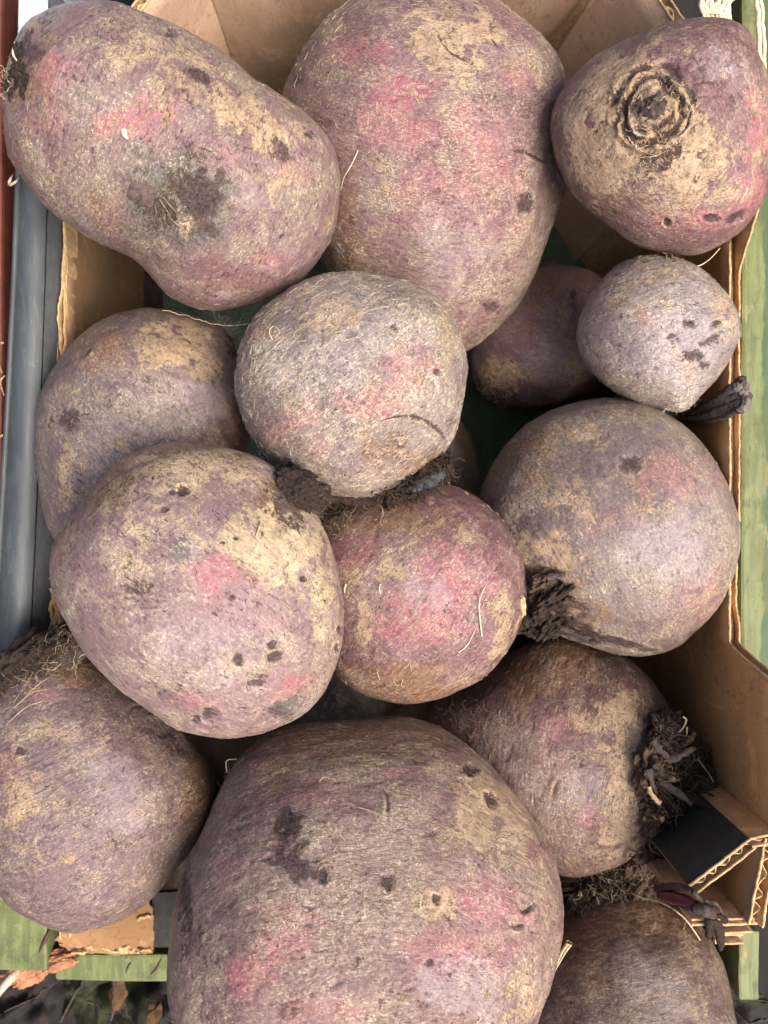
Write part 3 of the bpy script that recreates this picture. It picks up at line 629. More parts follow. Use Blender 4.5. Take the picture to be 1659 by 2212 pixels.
# the carton: eight-sided tray of corrugated board
carton = empty('cardboard_carton', (0, .02, .009), label='brown corrugated cardboard carton with torn edges holding the beetroots', category='carton')
ZF = .010
def corr(name, path, ztop, t=.0042, mat=KRAFT, outer_mat=KRAFT_D, seed=0, rag=.0004, wave=.0075, zb=ZF, lean=0.0, top_in=None, top_out=None, edge=True, sag=.0012, bulge=0.0):
    """corrugated board: inner liner, fluting and outer liner, inside to the left of the path"""
    path = np.asarray(path); n = len(path); ztop = np.broadcast_to(ztop, n)
    zi = (ztop if top_in is None else top_in)+ragged(n, rag, seed); zo = (ztop if top_out is None else top_out)+ragged(n, rag, seed+5)
    V, F = sheet(path, zb, zi, 0, .0006, 14, .0003, seed, lean, bulge)
    wl = link(name, mesh_np(name, V, F, mat), carton)
    V, F = sheet(path, zb, zo, -t, -t+.0006, 10, .0003, seed+3, lean, bulge)
    link('outer_liner', mesh_np('outer_liner', V, F, outer_mat), wl)
    s = np.r_[0, np.cumsum(np.linalg.norm(np.diff(path, axis=0), axis=1))]; L = s[-1]
    if wave:
        k = max(8, int(L/wave*18)); u = np.linspace(0, L, k); pp = np.stack([np.interp(u, s, path[:, 0]), np.interp(u, s, path[:, 1])], 1)
        T = np.gradient(pp, axis=0); T /= np.linalg.norm(T, axis=1)[:, None]; Nn = np.stack([-T[:, 1], T[:, 0]], 1)
        ph = u/wave*6.283+perlin(np.stack([u*60, u*0+seed, u*0], 1))*2.0
        pp = pp+Nn*(-t/2+.0003+np.sin(ph+.5*np.sin(ph*.37+seed))*(t/2-.0008)*(.75+.3*perlin(np.stack([u*140, u*0+seed, u*0], 1))))[:, None]
        zz = np.minimum(np.interp(u, s, zi), np.interp(u, s, zo))-sag+ragged(k, .0007, seed+8)
        V, F = sheet(pp, zb, zz, -.00022, .00022, 4, .0001, seed+6, lean)
        link('fluting', mesh_np('fluting', V, F, PAPER_EDGE), wl)
    else:
        zz = np.minimum(zi, zo)-sag*2.2+ragged(n, .0006, seed+8)
        V, F = sheet(path, zb, zz, -t*.62, -t*.42, 4, .0002, seed+6, lean); link('fluting', mesh_np('fluting', V, F, KRAFT_D), wl)
    if edge:
        ed = []
        for off, z in ((.0003, zi), (-t+.0003, zo)):
            T = np.gradient(path, axis=0); T /= np.linalg.norm(T, axis=1)[:, None]; Nn = np.stack([-T[:, 1], T[:, 0]], 1)
            pe = path+Nn*(off+ragged(n, .00025, seed+off*1e4, .3))[:, None]
            ed.append(np.c_[pe, z+.0001])
        V, F = tubes(np.array(ed), [.00062, .00055], 5); V = V+perlin(V*900)[:, None]*.00022
        link('torn_edge', mesh_np('torn_edge', V, F, PAPER_EDGE), wl)
    return wl
# right wall (path walks so that its left-hand side faces the inside)
pr = polypath([(.1515, -.1235), (.1515, .176)], .0012)
y = pr[:, 1]
base = .1555+.0445*(1-ss(y, -.069, -.0565))
top_in = np.where(y > .12, .1525, base); top_out = base+.027*ss(y, .10, .14)-.003*ss(-y, 0, .02)*ss(y, -.05, -.04)
corr('side_wall', pr, base, .0040, KRAFT_R, KRAFT_R, 2, .0006, 0, top_in=top_in, top_out=top_out)
corr('corner_panel', polypath([(.1515, .176), (.1047, .248)]), .1560, .0042, KRAFT, KRAFT_D, 12, lean=-.040)
corr('end_wall', polypath([(.1047, .248), (-.0838, .248)]), .1565, .0042, KRAFT, KRAFT_D, 13)
corr('corner_panel', polypath([(-.0838, .248), (-.1478, .166)]), .1560, .0042, KRAFT, KRAFT_D, 14)
pl = polypath([(-.1478, .166), (-.1478, -.2)], .0012); y = pl[:, 1]
zl = .133-.004*ss(-y, .0, .1)
corr('side_wall', pl, zl, .0042, KRAFT_D, KRAFT_D, 15, .0012, 0)
corr('end_wall', polypath([(-.1478, -.2), (.1515, -.2)]), .070, .0042, KRAFT_D, KRAFT_D, 16)
# peeling, torn liner along the left wall
for (a, b, amp, zz, sd_) in ((400, 840, .0050, .1365, 1), (430, 800, .0022, .1375, 2), (470, 840, .0075, .131, 3), (1250, 1420, .0035, .136, 4), (1270, 1420, .0015, .137, 5), (1230, 1420, .0060, .132, 6)):
    yy = np.linspace(a, b, 46); k = np.linspace(0, 1, 46)
    xx = 128+(amp*3400)*np.sin(k*3.0+.1)**.7*.55+np.array(ragged(46, 7, sd_, .2))-(yy-620)*.012-(14 if a > 1000 else 0)
    p = np.array([at(x, q, zz)[:2] for x, q in zip(xx, yy)])[::-1]
    V, F = sheet(p[::-1], zz-.016, zz+ragged(46, .0012, sd_+20, .15), 0, .0005, 6, .0006, sd_)
    link('torn_liner', mesh_np('torn_liner', V, F, PAPER_EDGE if sd_ % 3 else KRAFT), carton)
# near corner post, folded from the wall
A_, B_, C_, D_, E_ = (.1515, -.1235), (.1405, -.1258), (.1172, -.1440), (.1195, -.1600), (.1450, -.1595)
corr('post_panel', polypath([B_, A_], .001), .2000, .0030, KRAFT_R, KRAFT_D, 21, .0004, .006)
corr('post_panel', polypath([C_, B_], .001), .2000, .0040, BLACKB, KRAFT_D, 22, .0005, .0062)
corr('post_panel', polypath([(.1515, -.1262), E_], .001), .1995, .0052, KRAFT_R, KRAFT_D, 23, .0006, .0066)
corr('post_panel', polypath([E_, D_], .001), .1960, .0020, KRAFT_R, KRAFT, 24, .0005, .006, zb=.12)
corr('near_ledge', polypath([(.1545, -.1755), (.1430, -.1765)], .001), .1700, .0035, KRAFT, KRAFT_D, 25, .0007, 0, zb=.10)
corr('near_ledge', polypath([(.1525, -.1825), (.1430, -.1830)], .001), .1660, .0035, KRAFT, KRAFT_D, 26, .0007, 0, zb=.10)
box('ledge_flap', .1425, .1540, -.1865, -.168, .1585, .1610, KRAFT, carton, (8,), .0004, .0006, 4)
# broken near wall at the other end: flattened layers
for i, (pts, z, th, mt) in enumerate((([(118, 2030), (160, 2000), (235, 1965), (330, 1985), (332, 2044), (240, 2050), (150, 2046)], .1270, .0022, TORN),
                                     ([(200, 1990), (262, 1945), (310, 1935), (330, 1962), (332, 1996), (262, 2002)], .1292, .0014, TORN),
                                     ([(126, 2040), (200, 2044), (300, 2046), (331, 2042), (331, 2060), (255, 2062), (160, 2058)], .1246, .0030, TORN),
                                     ([(328, 1930), (392, 1925), (400, 2046), (330, 2046)], .1255, .0030, BLACKB))):
    bm = bmesh.new(); m = len(pts); dense = []
    for k in range(m):
        for t in np.linspace(0, 1, 12, endpoint=False):
            dense.append(np.array(pts[k])*(1-t)+np.array(pts[(k+1) % m])*t)
    dense = np.array(dense); dense += np.stack([ragged(len(dense), 3.5, i+40, .5), ragged(len(dense), 3.5, i+60, .5)], 1)*(0.2 if i == 3 else 1)
    vs_ = [bm.verts.new(at(x, y_, z)) for x, y_ in dense]; f = bm.faces.new(vs_)
    r = bmesh.ops.extrude_face_region(bm, geom=[f])
    for v in r['geom']:
        if isinstance(v, bmesh.types.BMVert): v.co.z -= th
    bmesh.ops.triangulate(bm, faces=[f_ for f_ in bm.faces if len(f_.verts) > 4])
    bmesh.ops.recalc_face_normals(bm, faces=bm.faces[:])
    me = bpy.data.meshes.new('broken_wall'); bm.to_mesh(me); bm.free(); me.materials.append(mt); link('broken_wall', me, carton)
tr = []
rg = np.random.default_rng(21)
for i in range(9):
    x0 = rg.uniform(122, 300); y0 = rg.uniform(2044, 2058); tr.append(smooth_path([at(x0+k*rg.uniform(6, 12), y0+rg.normal()*3.5, .1262+rg.normal()*.0006) for k in range(5)], 14))
for i in range(6):
    x0 = rg.uniform(215, 300); y0 = 1995-(i*9); tr.append(smooth_path([at(x0+k*7, y0-k*2+rg.normal()*3, .130) for k in range(5)], 14))
V, F = tubes(np.array(tr), rg.uniform(.0004, .0010, len(tr)), 5); link('torn_fluting', mesh_np('torn_fluting', V, F, PAPER_EDGE), carton)
V, F = tubes([smooth_path([at(x, y_, .123) for x, y_ in ((255, 2047), (275, 2049), (300, 2048), (328, 2049))], 12), smooth_path([at(x, y_, .1277) for x, y_ in ((135, 2034), (170, 2040), (205, 2043), (235, 2041))], 12)], [.0007, .0006], 5)
# torn strands of fluting at the far corner
tr = []
for i in range(11):
    x0 = 1512+i*7.4; xa = 1540+i*4.6-18
    pts = [at(x0-8+rg.normal()*5, -45, .178), at(x0+rg.normal()*4, -12, .182), at((x0+xa)/2+rg.normal()*5, 14, .184), at(xa+rg.normal()*3, 32, .183), at(xa+rg.normal()*2+2, 62, .178)]
    tr.append(smooth_path(pts, 20)+np.stack([ragged(20, .0006, i+3, .6), ragged(20, .0005, i+33, .6), ragged(20, .0005, i+63, .6)], 1))
for i in range(6):
    a, b = rg.uniform(1525, 1580, 2); yy = rg.uniform(2, 30); tr.append(smooth_path([at(a, yy, .1835), at((a+b)/2, yy+rg.normal()*6, .1845), at(b, yy+rg.normal()*12, .1835)], 20))
V, F = tubes(np.array(tr), rg.uniform(.0004, .0009, len(tr)), 5); link('torn_strands', mesh_np('torn_strands', V, F, PAPER_PALE), carton)
V, F = tubes(np.array([smooth_path([at(x, y_, z) for x, y_, z in q], 30)+np.stack([ragged(30, .0005, k+90, .5), ragged(30, .0004, k+94, .5), ragged(30, .0003, k+97, .5)], 1) for k, q in enumerate((
    [(1566, -30, .156), (1572, 40, .156), (1566, 110, .155), (1560, 200, .153)], [(1573, -30, .155), (1578, 50, .155), (1571, 120, .154), (1564, 200, .153)],
    [(1632, -30, .185), (1638, 60, .185), (1642, 150, .184), (1652, 300, .178)], [(1642, -30, .184), (1648, 60, .184), (1653, 160, .183), (1660, 300, .178)]))]), [.0008, .0006, .0010, .0008], 5)
link('torn_edge', mesh_np('torn_edge', V, F, PAPER_PALE), carton)
box('carton_floor', -.1470, .1510, -.199, .2475, .0085, .0100, plain('dark_floor_board', (.045, .026, .015), .85, .5, 60, (.02, .012, .008)), carton, bev=0)  # floor board much darker brown than the carton walls
box('green_haze_sheet', -.135, .128, .004, .21, .0104, .0112, GREEN_D, carton, bev=0)  # sheet added to imitate the green haze in the gaps

# withered leaves lying on the counter past the near slat
def leaf(label, px, py, z, L, Wd, ang, mat, seed, tilt=.3, crump=.006):
    nu, nv = 26, 16; u, v = np.meshgrid(np.linspace(0, 1, nu), np.linspace(-1, 1, nv), indexing='ij')
    wd = np.sin(np.clip(u, .02, 1)*np.pi)**.6*(1-.35*u)*(1+.12*np.sin(u*19+seed))
    P = np.stack([(u-.5)*L, v*wd*Wd*.5, -np.abs(v)*tilt*.01+0*u], -1).reshape(-1, 3)
    P[:, 2] += fbm(P*70+seed*3.3, 4)*crump*1.3+np.abs(perlin(P*160+seed))*crump*.35; P[:, 0] += perlin(P*70+seed)*.003; P[:, 1] += perlin(P*70+seed+9)*.004
    c, s_ = math.cos(ang), math.sin(ang); P = np.stack([P[:, 0]*c-P[:, 1]*s_, P[:, 0]*s_+P[:, 1]*c, P[:, 2]+P[:, 0]*tilt], 1)+at(px, py, z)
    i, j = np.meshgrid(np.arange(nu-1), np.arange(nv-1), indexing='ij'); b = (i*nv+j).ravel()
    top = np.stack([b, b+nv, b+nv+1, b+1], 1); n = len(P)
    V = np.r_[P, P-np.array([0, 0, .0004])]
    o = link('withered_leaf', mesh_np('withered_leaf', V, np.r_[top, top[:, ::-1]+n], mat), None, None, label=label, category='leaf', group='withered leaves beside the crate')
    mid = P.reshape(nu, nv, 3)[:, nv//2]+np.array([0, 0, .0006])
    st = np.r_[[mid[0]-(mid[1]-mid[0])*k for k in (8, 5, 2)], mid]
    V, F = tubes([smooth_path(st, 24)], [.0006], 5, np.linspace(1.2, .3, 24)); link('midrib', mesh_np('midrib', V, F, STALK), o)
    return o
leaf('crumpled olive leaf pressed against the splintered slat end', 205, 2090, .100, .042, .026, 1.0, LEAF, 1, .35)
leaf('ragged dark green leaf lying lowest below the near slat', 190, 2165, .080, .050, .034, -.4, LEAF, 2, .2, .009)
leaf('brown green leaf with curled rim under the near slat', 265, 2140, .085, .045, .030, 2.2, LEAF, 3, -.25, .009)
leaf('deep purple leaf in the dark corner below the wood splinter', 60, 2165, .080, .055, .036, .6, LEAF_P, 4, .2, .008)
leaf('small ochre leaf scrap among the dark green leaves', 318, 2195, .085, .020, .014, .9, LEAF_O, 5, .2, .004)
leaf('orange brown leaf scrap standing between olive leaves', 245, 2148, .102, .020, .010, 1.4, LEAF_O, 6, .3, .003)
leaf('purple brown leaf spread out beside the largest beetroot', 345, 2150, .060, .060, .036, -.9, LEAF_P, 7, .2, .008)
leaf('yellow green leaf sliver beside the block at the near corner', 1630, 2160, .120, .022, .010, -.4, LEAF, 8, .1, .003)
leaf('blackish purple leaf under the yellow green sliver', 1650, 2205, .100, .040, .030, -.2, LEAF_P, 9, .1, .006)

# ---------------------------------------------------------------- the beetroots one by one
def crown_rings(s, P, px, py, nr, front, m):
    dx, dy = px-1410, (py-243)*1.02; q = np.hypot(dx, dy); th = np.arctan2(dy, dx)
    lo = P-s.b.c; q = q+perlin(lo*120+3)*11+perlin(lo*330+9)*6+7*np.sin(th*2+1.0)*np.clip(q/80, 0, 1)
    br = np.clip(.5+1.1*perlin(lo*150+40), 0, 1); br2 = np.clip(.5+1.1*perlin(lo*170+70), 0, 1)
    g = lambda c, wd: np.exp(-((q-c)/wd)**2)
    h = .0018*np.exp(-(q/140)**2)-.0011*g(92, 10)*br2+.0013*g(76, 7)*br-.0014*g(63, 8)+.0008*g(50, 6)*br2-.0008*g(38, 7)*br+.0007*np.exp(-(q/22)**2)
    h = h+(.0006*perlin(lo*420)+.0004*perlin(lo*900))*np.exp(-(q/95)**2)
    m['d'] = np.maximum(m['d'], front*np.clip(.85*g(93, 13)*br2+.85*g(63, 9)+.6*g(40, 8)*br+.3*np.exp(-(q/60)**2), 0, 1))
    m['t'] = m['t']*(1-.5*np.exp(-(q/60)**2))+.7*g(77, 6)*br*front
    m['b'] = np.maximum(m['b'], .95*np.exp(-(q/78)**2)*front)
    rad = np.abs(np.sin(th*9+4*perlin(lo*60)))**10*ss(q, 95, 110)*(1-ss(q, 130, 185))*np.clip(perlin(lo*70+9)*2+.3, 0, 1)
    m['d'] = np.maximum(m['d'], rad*front*.7)
    return P+nr*((h-rad*.0004)*front)[:, None]
T_ = lambda *a: ('t', *a)
mauve = lambda k, **kw: beet_skin('beet_skin_'+k, **kw)
BE = {}
def beet(key, label, axis, skin, sub=7, **kw):
    BE[key] = b = Beet(key, label, axis, beet_skin('beetroot_skin', seed=ord(key)*1.0, **skin), sub, **kw); return b

A = beet('A', 'long lumpy beetroot with a dark hairy scar, end resting on the steel rail', (-.85, .5, .1),
    dict(A=(0.225, 0.124, 0.128), B=(0.297, 0.233, 0.176), grain=0.65, dust=.5, fleck=.7), 8, lump=.03, fine=1.3,
    feats=[('t',560,260,160,75,.85,35),('t',330,120,170,60,.6,5),('t',620,390,60,60,.55),('t',90,60,50,40,.5),('t',440,190,120,60,.6,25),('t',600,450,60,50,.5),
           ('p',290,255,115,48,.95,-20),('p',120,150,70,60,.75),('p',95,265,60,40,.5),('p',640,370,50,40,.5),('p',590,565,50,30,.75),('p',480,600,90,40,.4),('p',330,240,60,30,.9),('p',490,330,40,30,.5),
           ('d',425,420,72,55,.82),('d',340,440,55,40,.5),('d',440,490,40,30,.6),('d',612,325,40,22,.8,35),('d',430,160,42,15,.75,30),('d',670,290,14,10,.8),('d',95,50,20,60,.5),('d',545,360,40,12,.4,20),('d',370,70,20,10,.7),
           ('g',620,560,90,60,.6),('g',540,440,70,60,.6),('g',490,640,40,18,.9),('b',250,480,180,50,.35,35),('s',390,430,165,115,1,15),('s',420,430,80,60,1),('s',300,500,80,50,.6,30),('d',60,110,34,60,.8),('b',70,150,60,90,.6),('b',310,410,50,44,.7),('d',400,600,90,40,.25)])
B = beet('B', 'pear-shaped pink beetroot with curved ridge marks, leaning on the far cardboard wall', (.1, .93, .25),
    dict(A=(0.234, 0.119, 0.123), B=(0.306, 0.228, 0.176), grain=1.00, dust=.6, fleck=.3, pinkb=.08), 8, lump=.025,
    feats=[('t',985,90,140,85,.85),('t',720,60,90,45,.55),('t',1170,150,50,60,.6),('t',1195,260,40,90,.6),('t',828,390,22,50,.6),('t',1000,165,60,40,.7),('t',950,20,150,40,.6),
           ('p',770,110,75,45,.9),('p',850,215,95,50,1,-25),('p',850,290,110,60,.7),('p',1010,300,100,90,.6),('p',1130,170,50,40,.6),('p',960,400,130,60,.6),('p',1080,370,80,50,.6),('p',940,460,80,60,.45),('p',1060,470,80,60,.35),
           ('d',1135,440,17,27,1),('d',1060,665,24,15,.7),('d',640,170,22,18,.6,-40),('d',700,268,18,10,.5),('g',970,530,110,100,.8),('g',960,610,70,50,.7),('g',880,130,60,60,.4),
           ('b',760,530,80,110,.5),('b',670,260,45,90,.4),('b',740,420,50,60,.5)],
    cracks=[([(945,60),(950,85),(975,115),(1005,130),(1035,148)],9),([(1062,80),(1068,92),(1078,105)],6),([(1095,325),(1130,327),(1165,345),(1190,355)],7)])
C = beet('C', 'beetroot showing its round ringed leaf crown amid tan corky skin', (-.12, .2, .97),
    dict(A=(0.189, 0.084, 0.088), B=(0.261, 0.158, 0.136), grain=0.75, dust=.45, fleck=.4, pinkb=.1), 8, lump=.033, crown=crown_rings,
    feats=[('t',1420,250,200,185,1.25),('t',1300,330,110,115,1.1),('t',1480,390,130,100,1),('t',1280,210,60,60,.7),('p',1640,280,40,90,1),('p',1610,420,60,70,.8),('p',1500,470,120,50,.75),('p',1400,480,90,40,.4),
           ('d',1420,345,60,30,.7),('d',1478,235,24,45,.55),('d',1345,235,20,60,.55),('d',1395,390,50,16,.45),('b',1320,430,90,50,.5),('d',1535,472,18,9,1),('d',1440,480,9,9,1),('d',1590,470,28,10,.9,-30),('d',1500,390,45,18,.4),('d',1510,330,40,20,.4),
           ('g',1560,140,70,50,.7),('g',1600,200,40,70,.5)])
D = beet('D', 'small pale grey beetroot against the wall top, the smallest whole one in view', (.3, -.9, .2),
    dict(A=(.25, .195, .195), B=(.36, .305, .26), grain=0.45, dust=.7, fleck=.6), 7, lump=.015,
    feats=[('g',1470,760,120,120,.9),('t',1330,640,80,60,.5),('t',1430,600,80,40,.4),('t',1565,670,40,60,.6),('d',1500,770,26,16,.85),('d',1535,735,30,12,.8,-25),('d',1490,700,18,9,.8),('d',1520,790,12,10,.8),('d',1455,730,22,12,.55),
           ('d',1340,760,22,26,.4),('p',1392,690,25,35,.5),('d',1545,700,20,8,.6,-30),('d',1420,660,14,8,.4)])
E = beet('E', 'grey round beetroot with a curved skin split and pink blush, midmost in the heap', (.55, -.75, .0),
    dict(A=(.245, .185, .17), B=(.36, .305, .24), grain=1.00, dust=.8, fleck=.5), 8, lump=.033,
    feats=[('t',690,680,120,70,.6),('t',970,720,30,90,.6),('g',760,760,190,130,.7),('p',880,790,80,60,.85),('p',785,885,75,36,1,10),('p',830,850,60,50,.7),('p',655,905,60,45,.65),('p',600,930,50,50,.5),('p',690,960,60,40,.5),
           ('d',760,720,14,10,.5),('d',855,705,14,10,.5),('d',945,803,10,9,.8),('d',700,870,14,12,.4),('b',860,985,110,50,.55),('b',560,720,60,40,.4),('d',840,950,60,30,.25),('t',850,950,40,30,.4)],
    cracks=[([(820,909),(862,900),(905,902),(940,924),(962,950),(968,978)],7)])
F_ = beet('F', 'mauve beetroot with a tan corky shoulder, wedged against the steel rail', (.65, .6, .3),
    dict(A=(0.194, 0.124, 0.128), B=(0.252, 0.193, 0.163), grain=0.45, dust=.42, fleck=.35), 7, lump=.033,
    feats=[('t',390,755,95,70,1),('t',440,790,50,50,.8),('t',150,870,40,60,.4),('t',260,960,70,30,.55),('t',140,1020,22,110,.65),('g',430,870,95,70,.9),('g',330,840,80,50,.5),('d',150,905,40,26,.8),('d',170,1045,16,22,.5),('b',230,750,120,60,.45),('b',500,920,40,70,.5)],
    cracks=[([(385,728),(400,732),(412,742),(408,752)],3),([(180,770),(192,760),(200,750)],3)])
G = beet('G', 'cream shouldered beetroot with black spots and dark hairy crown stub', (.62, .72, .25),
    dict(A=(.27, .165, .165), B=(.40, .30, .235), tan=(.56, .42, .25), grain=0.40, dust=.6, fleck=.8), 8, lump=.033, fine=1.0,
    feats=[('t',430,1020,210,55,.75),('t',600,1160,140,110,1),('t',300,1100,120,80,.55),('t',700,1280,50,130,.7),('t',620,1270,90,60,.5),('s',395,1195,40,46,.75),('g',395,1195,45,48,.6),('t',330,1180,120,90,.4),('d',395,1058,14,12,1),('d',372,1062,8,8,.8),('d',593,1419,19,12,1,-15),('d',590,1393,13,9,1,-20),('d',515,1425,13,13,1),
           ('d',560,1470,32,20,.7),('d',295,1265,40,26,.65),('d',290,1300,45,14,.5),('b',370,980,190,38,1),('b',230,1040,90,60,.75),('p',478,1235,85,55,1),('p',560,1330,90,50,.45),('p',625,1480,60,35,.8),('p',410,1515,60,22,.7),('p',480,1310,80,30,.4),
           ('g',500,1370,180,100,.55),('s',625,1530,55,40,.8,-35),('d',610,1540,34,26,.6),('d',455,1545,20,16,.85),('d',425,1555,12,12,.8),('d',330,1490,60,14,.45,20),('d',655,1250,8,7,.9),('d',620,1240,8,8,.7),('d',500,1290,8,7,.8),('d',735,1360,7,12,.9),('d',728,1400,6,12,.9),('d',355,1098,12,8,.7),('d',625,1075,60,55,.75),('d',640,1130,26,24,.7),('b',600,1070,80,60,.7)])
H = beet('H', 'pink purple beetroot with long white rootlets below the grey one with the split', (-.7, .7, .1),
    dict(A=(0.180, 0.074, 0.084), B=(0.252, 0.148, 0.132), grain=0.70, dust=.5, fleck=.35, pinkb=.08), 7, lump=.033,
    feats=[('p',970,1270,90,80,.95),('p',900,1340,110,65,.8),('p',760,1200,70,60,.55),('p',950,1180,30,20,.7),('p',1050,1240,50,70,.4),('t',850,1230,65,26,.75),('t',785,1345,32,65,.8),('t',765,1245,40,22,.6),('t',1085,1360,42,95,.7),('t',1010,1150,80,40,.4),('t',850,1170,80,40,.4),
           ('b',820,1120,170,50,.9),('b',860,1475,170,55,.85),('g',925,1285,75,60,.8),('d',830,1100,110,34,.4),('g',860,1240,50,30,.5),('d',960,1310,20,16,.3)])
I_ = beet('I', 'grey mauve beetroot leaning on the side wall, its black crown facing the pink purple one', (-.8, -.5, .25),
    dict(A=(.205, .145, .135), B=(.285, .23, .17), grain=0.45, dust=.5, fleck=.3), 8, lump=.033,
    feats=[('t',1250,1080,110,80,.55),('t',1190,1190,120,60,.7,20),('t',1280,945,60,40,.5),('t',1400,1090,70,50,.4),('g',1440,1175,120,100,.95),('p',1460,1040,90,60,.6),('p',1300,1130,80,50,.35),('d',1358,1000,24,20,.85),('d',1128,1125,25,28,.6),('d',1195,1310,85,40,.9,15),('d',1320,1385,95,10,1,14),
           ('d',1230,1355,60,18,1,12),('b',1150,985,110,80,.4),('b',1180,1260,80,50,.8),('p',1510,1290,80,80,.45),('g',1510,1110,60,60,.5),('g',1330,960,80,40,.4),('b',1250,1330,70,40,.6)])
J = beet('J', 'purple brown beetroot with big tangled black root crown beside the black board', (.95, -.15, .25),
    dict(A=(0.153, 0.077, 0.075), B=(0.207, 0.129, 0.101), grain=0.70, dust=.42, fleck=.3), 8, lump=.033,
    feats=[('t',1345,1650,55,190,1),('t',1310,1540,90,60,.7),('t',1330,1800,60,70,.8),('b',1150,1450,140,75,.8),('b',1220,1410,120,40,.7),('p',1210,1570,60,35,.6),('p',1270,1770,45,35,.7),('p',1180,1640,60,60,.3),('g',1265,1690,60,90,.7),('d',1412,1572,22,30,.95),('d',1395,1680,20,70,.5),('d',1252,1640,18,14,.5),('d',1420,1620,30,40,.6),('d',1080,1620,50,50,.3)],
    cracks=[([(1212,1670),(1203,1695),(1196,1715),(1188,1735)],9)])
K = beet('K', 'violet brown beetroot with frayed dark crown, sitting above the green corner block', (-.5, .83, .1),
    dict(A=(0.180, 0.109, 0.114), B=(0.234, 0.163, 0.136), grain=0.60, dust=.5, fleck=.4), 8, lump=.033,
    feats=[('t',45,1740,55,100,.7),('t',110,1850,80,50,.45),('t',150,1590,130,60,.5),('t',120,1690,60,60,.4),('g',260,1720,120,130,.85),('g',180,1830,80,60,.4),('p',20,1660,40,60,.55),('p',90,1500,45,22,.6),('d',372,1600,46,26,.6,30),('d',350,1570,40,20,.5),('b',430,1700,50,140,.9),('b',200,1450,140,40,.6),('d',40,1620,14,10,.7)])
L = beet('L', 'largest beetroot, rough and red patched, lying across the near edge of carton', (.0, .75, -.5),
    dict(A=(.235, .125, .12), B=(.345, .245, .175), grain=0.85, dust=.55, fleck=.6), 8, lump=.033, fine=1.4,
    feats=[('b',780,1600,270,55,.9),('b',600,1680,110,60,.5),('t',1060,1760,150,110,.9),('t',900,1640,200,50,.5),('t',1110,1830,60,60,.6),('p',700,2180,120,40,.6),('p',1030,2060,110,60,.6),('t',1000,1800,100,60,.45),('s',640,1830,75,85,.45,15),('d',622,1785,30,50,.95,10),('d',648,1822,20,16,.8),('d',640,1868,58,30,.95,25),('d',690,1890,22,14,.8,30),('d',600,1830,18,12,.7),('t',662,1835,26,14,.8),('g',668,1830,26,20,.9),('g',655,1880,50,16,.6),('d',1016,1662,17,13,1,20),('d',1060,1727,13,20,1,-30),
           ('t',945,1950,56,58,1),('d',942,1942,9,13,1,-15),('d',905,1955,6,6,.8),('d',837,1905,14,20,.7),('p',615,2040,70,50,1),('p',530,2110,55,65,1),('p',1050,1950,110,60,1),('p',960,2050,120,60,.8),('p',700,1710,80,40,.4),('p',855,1668,45,20,.7),('p',660,1990,60,30,.7),('p',600,1965,50,30,.4),
           ('g',990,2130,160,85,.95),('g',720,2140,90,50,.5),('d',400,1950,16,100,.7),('d',440,2050,34,60,.45),('p',500,1880,45,45,.6),('p',1150,1850,40,45,.6),('p',1150,2000,50,80,.4),('t',1120,2160,60,70,.7),('d',640,2180,50,30,.4),('d',930,2080,9,12,.8),('d',760,2080,40,14,.4),('p',740,2170,80,40,.5)],
    cracks=[([(822,1695),(834,1716),(838,1742),(829,1790)],6),([(1120,1953),(1128,1970),(1143,1962),(1155,1948)],4),([(1103,1984),(1110,2003),(1128,1998),(1134,2000)],4)])
M_ = beet('M', 'plain brown beetroot with wine red withered stalk, at the near corner post', (-.15, .95, .15),
    dict(A=(0.140, 0.079, 0.066), B=(0.184, 0.124, 0.088), grain=0.70, dust=.32, fleck=.2), 7, lump=.033,
    feats=[('g',1410,2110,90,60,.55),('g',1450,2170,70,50,.6),('b',1350,1990,190,60,.75),('b',1250,2050,90,120,.5),('t',1520,2160,50,70,.35),('t',1420,1985,90,30,.4)])
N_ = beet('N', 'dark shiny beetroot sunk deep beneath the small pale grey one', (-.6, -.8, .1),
    dict(A=(.245, .135, .15), B=(.30, .19, .17), grain=0.40, dust=.3, fleck=.3, rough=.4), 7, lump=.033,  # base colours lightened to make up for light lost so deep
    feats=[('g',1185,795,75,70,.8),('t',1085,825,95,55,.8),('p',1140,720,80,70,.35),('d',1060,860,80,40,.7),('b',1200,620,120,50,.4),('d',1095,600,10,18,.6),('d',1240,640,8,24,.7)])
O_ = beet('O', 'buried brown beetroot showing only a sliver under the grey split one', (0, .9, .2), dict(A=(0.180, 0.119, 0.097), B=(0.234, 0.168, 0.114), grain=0.40, dust=.3, fleck=.2), 6)
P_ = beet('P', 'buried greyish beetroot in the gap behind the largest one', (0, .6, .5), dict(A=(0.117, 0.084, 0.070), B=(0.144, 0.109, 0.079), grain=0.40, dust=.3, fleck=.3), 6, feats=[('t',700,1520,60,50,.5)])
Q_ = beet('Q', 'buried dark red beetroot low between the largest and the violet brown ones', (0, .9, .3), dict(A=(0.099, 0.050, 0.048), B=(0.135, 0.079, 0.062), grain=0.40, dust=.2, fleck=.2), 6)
R_ = beet('R', 'buried dark beetroot with a grey cut stalk poking over the side wall', (.8, .3, .3), dict(A=(0.063, 0.050, 0.035), B=(0.090, 0.069, 0.044), grain=0.40, dust=.2, fleck=.2), 6)

